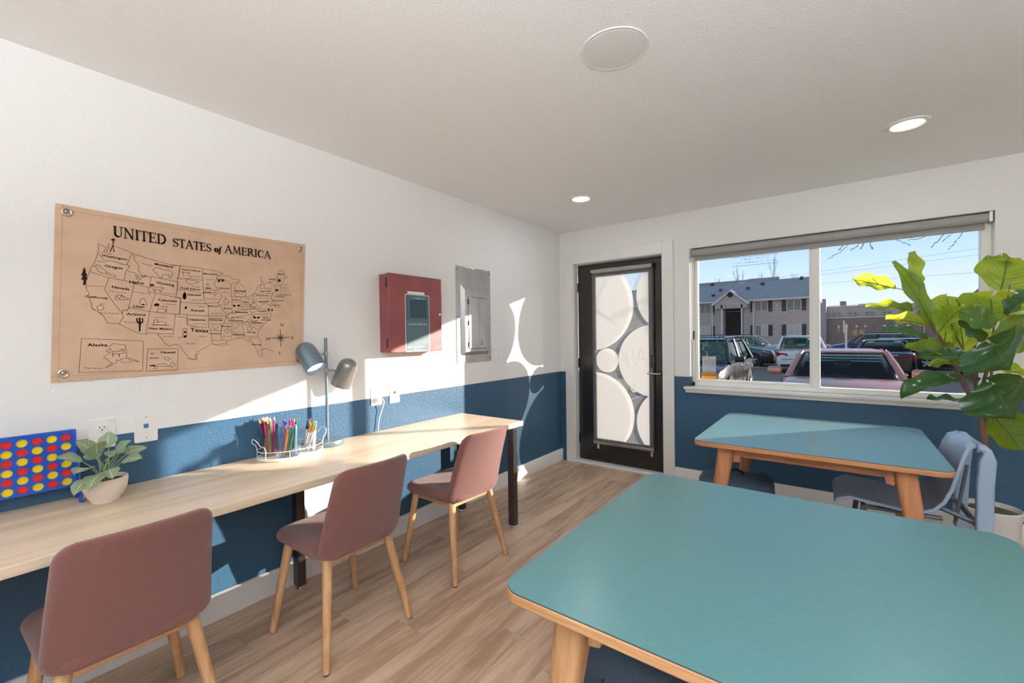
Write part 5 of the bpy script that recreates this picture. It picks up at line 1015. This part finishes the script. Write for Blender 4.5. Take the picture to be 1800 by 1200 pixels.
# low commercial building farther right
CY = 75
cb = thing('commercial_building', 'long flat roofed brown and beige building beyond the car park', 'building', (6, CY, GZ))
def C_(mb, x0, x1, y0, y1, z0, z1): return mb.box(x0-6, x1-6, y0-CY, y1-CY, z0-GZ, z1-GZ)
M['beige_wall'] = siding_mat('beige_wall', (.52,.43,.36), .6); M['brown_wall'] = siding_mat('brown_wall', (.29,.205,.165), .4); M['grey_tower'] = siding_mat('grey_tower', (.38,.36,.34), .8)
ob('lower_storey', C_(MB(), .9, 24, CY, CY+3, GZ, 3.38), M['brown_wall'], cb, smooth=False); ob('upper_storey', C_(MB(), 1.0, 24, CY+2.5, CY+14, GZ, 5.15), M['beige_wall'], cb, smooth=False); ob('tower_block', C_(MB(), -1.4, 1.06, CY-1, CY+12, GZ, 6.15), M['grey_tower'], cb, smooth=False)
ob('roof_cap', C_(C_(MB(), .85, 24, CY-.06, CY+.3, 3.32, 3.46), .95, 24, CY+2.4, CY+2.7, 5.08, 5.22), M['cream'], cb, smooth=False)
for x0, x1, y, z0, z1 in ((2.7,3.5,CY+8,5.1,6.2),(5.0,5.9,CY+8,5.1,5.6),(6.3,7.0,CY+8,5.1,5.5)): ob('rooftop_unit', C_(MB(), x0, x1, y, y+1, z0, z1), M['brown_wall'], cb, smooth=False)
for x in (2.3, 4.15, 6.1, 8.0, 10, 12): 
    f_ = ob('window', C_(C_(MB(), x-.45, x+.45, CY+2.40, CY+2.5, 3.75, 3.83), x-.04, x+.04, CY+2.40, CY+2.5, 3.45, 4.15), M['cream'], cb, smooth=False); ob('pane', C_(MB(), x-.45, x+.45, CY+2.44, CY+2.5, 3.45, 4.15), M['pane_dark'], f_, smooth=False)
for x in (2.5, 3.45, 4.55, 5.5, 7.6, 8.8, 10): 
    f_ = ob('slit_window', C_(MB(), x-.17, x+.17, CY-.05, CY, 1.15, 2.36), M['pane_dark'], cb, smooth=False); ob('window_light', C_(MB(), x-.13, x+.13, CY-.08, CY-.05, 1.98, 2.2), M['white_pot'], f_, smooth=False)
ob('orange_door', C_(C_(MB(), 4.15, 4.65, CY-.06, CY, .75, 1.6), 4.85, 5.35, CY-.06, CY, .75, 1.6), base('orange_door_frame', (.6,.32,.14), .6), cb, smooth=False)
# gabled house at the far right edge
hs = thing('gabled_house', 'corner of a brown gabled house at the right edge of the window', 'building', (12.45, 35, GZ))
ob('wall', MB().box(-2.2, 4, 0, 1.6, 0, 4.2), M['siding'], hs, smooth=False)
ob('roof', MB().prism([(-3.0, 4.0), (-3.0, 4.15), (1, 8.2), (5, 4.15), (5, 4.0), (1, 7.95)], -.6, 2.0, M=Matrix(((1,0,0,0),(0,0,1,0),(0,1,0,0),(0,0,0,1)))), base('brown_fascia', (.17,.085,.05), .8), hs, smooth=False)

# ---- cars (local: front towards +y, ground at 0)
M['tyre'] = base('tyre', (.012,.012,.012), .8); M['rim'] = base('alloy_rim', (.55,.54,.52), .3, .8); M['rim_dark'] = base('dark_rim', (.10,.10,.10), .35, .7)
M['car_glass'] = base('car_glass', (.085,.105,.075), .10, spec=.15); M['car_seat'] = base('grey_car_seat', (.34,.34,.30), .9); M['car_glass'] = sheer_mat('tinted_car_glass', (1,1,1), .5); nt_ = M['car_glass'].node_tree
for n_ in nt_.nodes:
    if n_.type == 'BSDF_TRANSPARENT': n_.inputs[0].default_value = (.70,.82,.75,1); tr_ = n_
for n_ in list(nt_.nodes):
    if n_.type == 'MIX_SHADER': nt_.nodes.remove(n_)
gl_ = N(nt_, 'BsdfGlossy'); gl_.inputs['Roughness'].default_value = .03; mx_ = N(nt_, 'MixShader'); lw_ = N(nt_, 'LayerWeight'); lw_.inputs['Blend'].default_value = .22
nt_.links.new(lw_.outputs['Fresnel'], mx_.inputs[0]); nt_.links.new(tr_.outputs[0], mx_.inputs[1]); nt_.links.new(gl_.outputs[0], mx_.inputs[2]); nt_.links.new(mx_.outputs[0], next(n for n in nt_.nodes if n.type == 'OUTPUT_MATERIAL').inputs[0])
M['tail'] = base('tail_light', (.42,.012,.012), .15); M['headl'] = base('headlamp', (.75,.76,.76), .1); M['trim_black'] = base('black_car_trim', (.015,.015,.015), .35); M['plate'] = base('number_plate', (.70,.70,.66), .5)
def paint(name, c, metal=.2): return base(name, c, .22, metal, coat=.6)
P = {'black': paint('black_car_paint', (.014,.014,.016)), 'red': paint('dusty_red_car_paint', (.50,.21,.15)), 'white': paint('white_car_paint', (.80,.73,.67), 0), 'grey': paint('grey_car_paint', (.105,.095,.09), .4), 'silver': paint('silver_car_paint', (.40,.38,.37), .5), 'blue': paint('dark_blue_car_paint', (.012,.035,.13)), 'sil2': paint('pale_car_paint', (.58,.60,.60), .2)}
SPEC = {'suv': dict(L=4.65, W=1.88, H=1.62, belt=1.05, hood=1.03, ws=1.05, rf=.35, rr=-1.75, rg=-2.15, tail=1.0, nose=.78), 'sedan': dict(L=4.75, W=1.82, H=1.42, belt=1.0, hood=.985, ws=1.15, rf=.35, rr=-1.05, rg=-1.75, tail=.98, nose=.68)}
def car(name, kind, pk, loc, rz, label, cat='car', wide_tail=True, rimm='rim'):
    s = SPEC[kind]; L_, W2, H2 = s['L']/2, s['W']/2, s['H']; t = thing(name, label, cat, (loc[0], loc[1], GZ), rz, 'cars parked outside the window'); pm = P[pk]
    st = [(-L_, .34, s['tail']-.22, .80), (-L_+.06, .26, s['tail']-.04, .90), (-L_+.30, .22, s['tail'], .97), (s['rg'], .2, s['belt'], 1), (-.6, .2, s['belt']-.01, 1), (s['ws']-.1, .2, s['belt']-.02, 1), (s['ws']+.25, .2, s['hood'], .985), (L_-.55, .21, s['hood']-.10, .96), (L_-.12, .24, s['nose']+.06, .86), (L_, .30, s['nose']-.08, .74)]
    mb = MB(); n = 12; vs = []
    for y, z0, z1, k in st:
        w_ = W2*k; h = z1-z0
        sec = [(-w_*.86, z0), (-w_*.97, z0+h*.16), (-w_, z0+h*.45), (-w_*.985, z0+h*.74), (-w_*.93, z0+h*.95), (-w_*.80, z1), (w_*.80, z1), (w_*.93, z0+h*.95), (w_*.985, z0+h*.74), (w_, z0+h*.45), (w_*.97, z0+h*.16), (w_*.86, z0)]
        vs += [(x, y, z + (.035 if abs(x) < w_*.81 and z > z0+.1 and False else 0)) for x, z in sec]
    m = len(st); mb.add(vs, [(i*n+j, i*n+(j+1) % n, (i+1)*n+(j+1) % n, (i+1)*n+j) for i in range(m-1) for j in range(n)] + [tuple(range(n)), tuple(range(m*n-1, (m-1)*n-1, -1))])
    mb.f = [q[::-1] for q in mb.f]
    ob('body', mb, pm, t, angle=50)
    bz = s['belt']-.03; q0 = [(-W2*.90, s['rg'], bz), (W2*.90, s['rg'], bz), (W2*.88, s['ws'], bz-.02), (-W2*.88, s['ws'], bz-.02)]
    q1 = [(-W2*.70, s['rr'], H2-.03), (W2*.70, s['rr'], H2-.03), (W2*.68, s['rf'], H2-.02), (-W2*.68, s['rf'], H2-.02)]
    cm_ = [(-W2*.5, s['rr']+.06, H2), (W2*.5, s['rr']+.06, H2), (W2*.48, s['rf']-.08, H2+.005), (-W2*.48, s['rf']-.08, H2+.005)]
    gh = MB(); gh.add([(x, y, z-.035) for x, y, z in q1]+q1+cm_, [(3,2,1,0)] + [(k+i, k+(i+1) % 4, k+4+(i+1) % 4, k+4+i) for k in (0, 4) for i in range(4)] + [(8,9,10,11)])
    ob('roof', gh, pm, t, bevel=.03, seg=2, angle=35)
    for a, b_ in zip(q0, q1): 
        a, b_ = Vector(a), Vector(b_); ob('pillar', MB().tube([a, a.lerp(b_, .5)+Vector((0,0,.015)), b_-Vector((0,0,.01))], [.075 if a.y < 0 else .05, .05, .042], 8), pm, t)
    for sx_ in (-1, 1): ob('pillar', MB().tube([(sx_*W2*.885, -.32, bz), (sx_*W2*.70, -.42, H2-.03)], .045, 8), M['trim_black'], t)
    for x, y in ((-.38, -.15), (.38, -.15), (-.40, -1.12), (.40, -1.12)):
        st_ = ob('seat_back', MB().pad(.24, .16, .08, .14, lambda px, py, o, x=x, y=y: (x+px, y+o-.12*(py+.16), bz+.06+py), 8, 8), M['car_seat'], t)
        ob('headrest', MB().pad(.125, .085, .05, .10, lambda px, py, o, x=x, y=y: (x+px, y-.05+o, bz+.31+py), 8, 6), M['car_seat'], st_)
    ob('dashboard', MB().box(-W2*.78, W2*.78, s['ws']-.75, s['ws']-.20, bz-.05, bz+.035), M['trim_black'], t, bevel=.03)
    ob('steering_wheel', MB().tube([(-.38+.18*math.cos(q), s['ws']-.72-.05*math.sin(q), bz+.05+.17*math.sin(q)) for q in [2*math.pi*k/16 for k in range(16)]], .016, 6, closed=True), M['trim_black'], t)
    def pane(nm, a, b_, c_, d_, u0, u1, v0, v1, mat='car_glass', off=.012):
        a, b_, c_, d_ = map(Vector, (a, b_, c_, d_)); nn = (b_-a).cross(d_-a).normalized()
        f_ = lambda u, v: (a*(1-u)+b_*u)*(1-v)+(d_*(1-u)+c_*u)*v + nn*off
        p = [f_(u0, v0), f_(u1, v0), f_(u1, v1), f_(u0, v1)]; ob(nm, MB().add(p+[x-nn*.03 for x in p], [(0,1,2,3), (7,6,5,4), (0,4,5,1), (1,5,6,2), (2,6,7,3), (3,7,4,0)]), M[mat], t, bevel=.012)
    pane('windscreen', q0[2], q0[3], q1[3], q1[2], .05, .95, .06, .93); pane('rear_window', q0[0], q0[1], q1[1], q1[0], .07, .93, .10, .90)
    for a, b_, c_, d_ in ((q0[1], q0[2], q1[2], q1[1]), (q0[3], q0[0], q1[0], q1[3])):
        r_ = a[0] > 0
        for u0, u1 in (((.06, .30), (.34, .60), (.64, .90)) if kind == 'suv' else ((.10, .50), (.54, .92))):
            if not r_: u0, u1 = 1-u1, 1-u0
            pane('side_window', a, b_, c_, d_, u0, u1, .12, .88)
    wr_ = .34 if kind == 'suv' else .32
    for sx_ in (-1, 1):
        for y in (L_-.92, -L_+.95):
            tw = MB().lathe([(wr_*.60, -.10), (wr_*.93, -.105), (wr_, -.07), (wr_, .07), (wr_*.93, .105), (wr_*.60, .10)], c=(sx_*(W2-.10), y, wr_), n=28, M=Matrix(((0,0,1),(1,0,0),(0,1,0)))); o = ob('wheel', tw, M['tyre'], t)
            rm = MB().lathe([(wr_*.62, .02), (wr_*.60, .095), (wr_*.54, .09), (wr_*.52, .05), (0, .05)], c=(sx_*(W2-.10), y, wr_), n=24, M=Matrix(((0,0,sx_),(1,0,0),(0,1,0))))
            for k in range(5): a = 2*math.pi*k/5+.3; rm.tube([(sx_*(W2-.02), y, wr_), (sx_*(W2-.015), y+wr_*.55*math.cos(a), wr_+wr_*.55*math.sin(a))], .045, 6)
            ob('rim', rm, M[rimm], o)
            ob('wheel_arch', MB().lathe([(wr_+.01, W2-.22), (wr_+.075, W2-.22), (wr_+.075, W2+.004), (wr_+.01, W2+.004)], c=(0, y, wr_), n=28, M=Matrix(((0,0,sx_),(1,0,0),(0,1,0)))), M['trim_black'] if kind == 'suv' else pm, t)
        ob('headlamp', MB().hull8([(sx_*W2*.50, L_-.10, s['nose']-.13), (sx_*W2*.84, L_-.30, s['nose']-.10), (sx_*W2*.90, L_-.52, s['nose']+.03), (sx_*W2*.52, L_-.16, s['nose'])], [(sx_*W2*.50, L_-.02, s['nose']-.11), (sx_*W2*.86, L_-.16, s['nose']-.08), (sx_*W2*.94, L_-.50, s['nose']+.06), (sx_*W2*.52, L_-.06, s['nose']+.03)]), M['headl'], t, bevel=.01)
        z = s['tail']-.18; wt = .42 if kind == 'sedan' else .50
        ob('tail_light', MB().hull8([(sx_*W2*wt, -L_-.005, z-.07), (sx_*W2*.90, -L_+.05, z-.10), (sx_*W2*.96, -L_+.26, z+.02), (sx_*W2*.93, -L_+.05, z+.05)], [(sx_*W2*wt, -L_-.015, z+.03), (sx_*W2*.92, -L_+.02, z+.06), (sx_*W2*.985, -L_+.28, z+.08), (sx_*W2*.95, -L_+.10, z+.09)]), M['tail'], t, bevel=.012)
        ob('wing_mirror', MB().pad(.13, .075, .05, .13, lambda px, py, o, sx_=sx_: (sx_*(W2+.10)+px*.9, s['ws']-.22+o*.8, s['belt']+.06+py), 8, 8), pm if pk not in ('black', 'grey') else M['trim_black'], t)
        ob('door_handle', MB().box(sx_*W2*.99-.02, sx_*W2*.99+.02, -.22, -.02, s['belt']-.17, s['belt']-.13).box(sx_*W2*.99-.02, sx_*W2*.99+.02, -1.15, -.95, s['belt']-.17, s['belt']-.13), M['chrome'] if kind == 'suv' else pm, t, bevel=.008)
        ob('door_seam', MB().box(sx_*W2*.998-.004, sx_*W2*.998+.004, -.32, -.30, .38, s['belt']-.08).box(sx_*W2*.998-.004, sx_*W2*.998+.004, .82, .84, .38, s['belt']-.10), M['trim_black'], t)
    ob('grille', MB().hull8([(-W2*.48, L_-.10, s['nose']-.24), (W2*.48, L_-.10, s['nose']-.24), (W2*.42, L_-.12, s['nose']), (-W2*.42, L_-.12, s['nose'])], [(-W2*.48, L_+.004, s['nose']-.24), (W2*.48, L_+.004, s['nose']-.24), (W2*.42, L_-.02, s['nose']-.01), (-W2*.42, L_-.02, s['nose']-.01)]), M['trim_black'], t)
    ob('front_bumper', MB().pad(W2*.90, .13, .08, .16, lambda px, py, o: (px, L_-.05-.16*(px/W2)**2+o*.6, .43+py), 10, 6), pm, t)
    ob('rear_bumper', MB().pad(W2*.93, .15, .08, .16, lambda px, py, o: (px, -L_+.02+.12*(px/W2)**2-o*.6, .47+py), 10, 6), pm, t)
    ob('lower_valance', MB().box(-W2*.78, W2*.78, -L_-.02, -L_+.12, .28, .40), M['trim_black'], t, bevel=.02)
    zp = .80 if kind == 'suv' else .66
    ob('number_plate', MB().box(-.16, .16, -L_-.035, -L_+.10, zp-.06, zp+.06), M['trim_black'] if pk == 'white' else M['plate'], t, bevel=.004)
    if kind == 'suv':
        ob('rear_seam', MB().box(-W2*.72, W2*.72, -L_-.022, -L_+.06, .60, .615), M['trim_black'], t)
        for sx_ in (-1, 1): ob('roof_rail', MB().tube([(sx_*W2*.62, s['rr']+.1, H2), (sx_*W2*.62, s['rr']+.2, H2+.04), (sx_*W2*.61, s['rf']-.25, H2+.04), (sx_*W2*.61, s['rf']-.12, H2)], .018, 6), M['trim_black'] if pk != 'black' else pm, t)
    else: ob('trunk_trim', MB().box(-W2*.40, W2*.40, -L_-.02, -L_+.08, s['tail']-.13, s['tail']-.105), M['chrome'], t, bevel=.004)
    # seats and mirror seen through the windscreen
    ob('rear_view_mirror', MB().box(-.12, .12, s['rf']+.30, s['rf']+.325, H2-.22, H2-.15), M['trim_black'], t, bevel=.01)
    for sx_ in (-1, 1): ob('wiper', MB().tube([(sx_*.15-.25, s['ws']+.03, s['belt']-.01), (sx_*.15+.28, s['ws']-.03, s['belt']+.03)], .010, 6), M['trim_black'], t)
    return t
car('parked_suv', 'suv', 'black', (-.60, 8.85), R(180), 'glossy black crossover parked nose in, at the left edge of the window', rimm='rim_dark')
car('parked_sedan', 'sedan', 'red', (2.46, 6.35), R(180), 'dusty red sedan parked nose in, its windscreen close to the window')
car('parked_suv', 'suv', 'white', (1.02, 20.3), R(3), 'white crossover seen from behind, beyond the black car')
car('parked_sedan', 'sedan', 'black', (3.90, 19.6), R(-2), 'black sedan seen from behind with red tail light, right of the mullion')
car('parked_suv', 'suv', 'grey', (-2.6, 22.6), R(-88), 'dark grey crossover side on, behind the black crossover at the left')
car('parked_suv', 'suv', 'silver', (-1.9, 25.5), R(-90), 'silver grey crossover side on, half behind the dark grey one')
car('parked_sedan', 'sedan', 'sil2', (.05, 33.0), R(0), 'small pale sedan far off, left of the white crossover')
car('parked_suv', 'suv', 'blue', (3.95, 30.0), R(90), 'dark blue crossover side on, facing left in the far row', rimm='rim')
car('parked_sedan', 'sedan', 'black', (4.35, 23.5), R(78), 'black sedan turned side on, between the blue crossover and the rear facing sedan')
car('parked_suv', 'suv', 'sil2', (7.3, 25.3), R(80), 'pale silver crossover in the far row, behind the fig leaves')
car('parked_suv', 'suv', 'silver', (7.1, 18.6), R(0), 'silver crossover seen from behind through the fig leaves')

# parking lines, kerb and white railing
for k, x in enumerate((-2.1, .93, 4.0, 7.1)): ob('ground_marking', MB().box(x-.05, x+.05, 3.4, 8.4, GZ, GZ+.004), M['plate'], smooth=False); COL.objects[-1]['kind'] = 'structure'
sgp = thing('sign_post', 'plain pale signpost standing among the parked cars', 'signpost', (2.62, 14.4, GZ))
ob('post', MB().box(-.03, .03, -.03, .03, 0, 2.02), M['cream'], sgp, bevel=.005); ob('sign_board', MB().box(-.075, -.035, -.015, .015, 1.72, 2.14), M['cream'], sgp, bevel=.003)
# overhead cables
wm = base('pale_cable', (.40,.48,.56), .8)
for k, (z0, z1, y) in enumerate(((4.45, 4.46, 30), (3.0, 3.16, 30), (5.02, 5.42, 30), (5.25, 5.75, 30))):
    pts = [(-30+i*5, y, z0+(z1-z0)*((-30+i*5)-2)/6.5 - .0 + .002*((-30+i*5)-4)**2*.15) for i in range(20)]
    tag(ob('overhead_cable', MB().tube(pts, .007, 5), wm), ('upper middle overhead cable crossing the sky behind the fig', 'lowest overhead cable, just above the far roofs', 'second highest overhead cable in the sky', 'topmost thin overhead cable in the sky')[k], 'cable', 'overhead cables')
pl_ = MB().cyl((66, 30, GZ), (66, 30, 40), .15, n=10); tag(ob('cable_pole', pl_, M['bark']), 'wooden cable pole standing far to the right', 'pole')
pl_ = MB().cyl((-30.5, 30, GZ), (-30.5, 30, 9), .15, n=10); tag(ob('cable_pole', pl_, M['bark']), 'wooden cable pole standing far to the left', 'pole')
# bare trees behind the apartment house, one conifer, one budding tree whose twigs hang into view
M['twig'] = base('grey_bark', (.22,.19,.17), .9); M['bud'] = base('dark_bud', (.05,.04,.045), .9)
def bare_tree(x, y, h, label, seed, n=9, spread=.9):
    rr = random.Random(seed); t = thing('bare_tree', label, 'tree', (x, y, GZ), 0, 'bare trees behind the apartment house')
    ob('trunk', MB().tube([(0,0,0), (.05,0,h*.5), (.0,0,h*.72), (rr.uniform(-.2,.2),0,h)], [.14,.09,.05,.012], 6), M['twig'], t)
    for k in range(n):
        z = h*rr.uniform(.45, .85); dx = rr.uniform(-spread, spread); l = h*rr.uniform(.15, .32); p = Vector((0,0,z)); q = p+Vector((dx*.4, 0, l*.5)); r_ = p+Vector((dx*.7, rr.uniform(-.3,.3), l)); 
        ob('branch', MB().tube([p, q, r_], [.035,.022,.008], 5).tube([q, q+Vector((dx*.15+.1, .1, l*.45))], [.015,.006], 4).tube([q, q+Vector((dx*.3-.1, -.1, l*.4))], [.015,.006], 4), M['twig'], t)
for k, (x, h, lb) in enumerate(((-12.0, 11.5, 'bare tree rising behind the roof at the far left'), (-9.3, 12.6, 'bare tall tree above the entry gable'), (-8.5, 11.6, 'bare slim tree right of the one above the gable'), (-6.4, 11.9, 'bare tree left of the tallest clump behind the roof'), (-4.7, 12.8, 'bushiest bare tree behind the middle of the roof'), (-2.3, 11.0, 'bare tree rising behind the right part of the roof'))): bare_tree(x, 66, h*.88, lb, k+1, 11 if k == 4 else 7)
cn = thing('conifer_tree', 'small dark conifer in the distance, seen above the far roofs between leaves', 'tree', (9.75, 60, GZ))
ob('trunk', MB().cyl((0,0,0), (0,0,5.4), .12, .02, n=8), M['bark'], cn)
cf = MB(); rr = random.Random(2)
for k in range(90):
    f_ = rr.random(); z = 2.6+2.9*f_; r_ = .78*(1-f_)**.7*rr.uniform(.5, 1); a = rr.uniform(0, 6.28); p = Vector((r_*math.cos(a), r_*math.sin(a), z-.12)); o_ = Vector((0,0,z+.12)); s_ = Vector((-math.sin(a), math.cos(a), 0))*.16
    cf.add([o_, p-s_, p+Vector((0,0,-.1)), p+s_], [(0,1,2), (0,2,3)])
ob('foliage', cf, base('conifer_needles', (.05,.055,.03), .9), cn, smooth=False, kind='stuff')
bt_ = thing('budding_tree', 'leafless tree whose budding twigs hang down into the top of the window', 'tree', (7.6, 3.2, GZ))
off = Vector((7.6, 3.2, GZ)); Bz = lambda x, z, y=3.0: Vector((x, y, z)) - off
ob('trunk', MB().tube([(0,0,0), (.05,.02,1.6), (-.1,.02,2.6), (-.35,0,3.7)], [.16,.13,.11,.08], 10), M['twig'], bt_)
ob('branch', MB().tube([Bz(7.3,3.1), Bz(6.0,3.55), Bz(4.6,3.45), Bz(3.6,3.1), Bz(2.6,2.9), Bz(1.5,2.72)], [.06,.05,.035,.025,.016,.008], 8), M['twig'], bt_)
tw = [[(2.70,2.92),(2.60,2.60),(2.50,2.44),(2.42,2.37),(2.30,2.303)], [(2.62,2.9),(2.50,2.55),(2.46,2.46),(2.415,2.40)], [(2.78,2.94),(2.66,2.52),(2.60,2.43),(2.535,2.385)], [(2.80,2.94),(2.70,2.52),(2.66,2.44),(2.637,2.386)], [(2.75,2.93),(2.715,2.52),(2.735,2.42),(2.759,2.37)], [(3.1,3.0),(2.90,2.56),(2.915,2.50),(3.0,2.44),(3.112,2.371)], [(3.5,3.08),(3.48,2.6),(3.30,2.49),(3.19,2.44),(3.087,2.443)], [(3.45,3.06),(3.44,2.60),(3.32,2.52),(3.15,2.475)], [(3.55,3.1),(3.50,2.62),(3.40,2.47),(3.34,2.39),(3.281,2.315)], [(3.6,3.1),(3.52,2.62),(3.47,2.47),(3.372,2.376)], [(3.7,3.12),(3.66,2.66),(3.58,2.52),(3.50,2.38),(3.429,2.276)], [(2.1,2.82),(1.98,2.6),(1.90,2.52),(1.72,2.485)], [(2.2,2.84),(2.12,2.6),(2.08,2.50),(2.0,2.47)]]
rr = random.Random(9)
for k, l in enumerate(tw):
    pts = [Bz(x, z) for x, z in l]; b_ = ob('twig', MB().tube(pts, [.0032-.0020*i/len(pts) for i in range(len(pts))], 5), M['twig'], bt_)
    bm_ = MB()
    for i in range(len(pts)-1):
        for q in range(5):
            p = pts[i].lerp(pts[i+1], (q+.5)/5) + Vector((rr.uniform(-.006,.006), 0, rr.uniform(-.006,.006))); bm_.tube([p-Vector((.009,0,.006)), p, p+Vector((.009,0,.006))], [.001,.0055,.001], 5)
    ob('bud', bm_, M['bud'], b_, smooth=False)
hg_ = tag(ob('clipped_hedge', MB().box(8.4, 22, 32.4, 33.4, GZ, 1.25), noisy('hedge_green', (.05,.06,.025), (.12,.13,.05), 4, .95, bumps=.1)), 'low distant hedge at the right behind the far parked cars', 'hedge', kind='stuff')
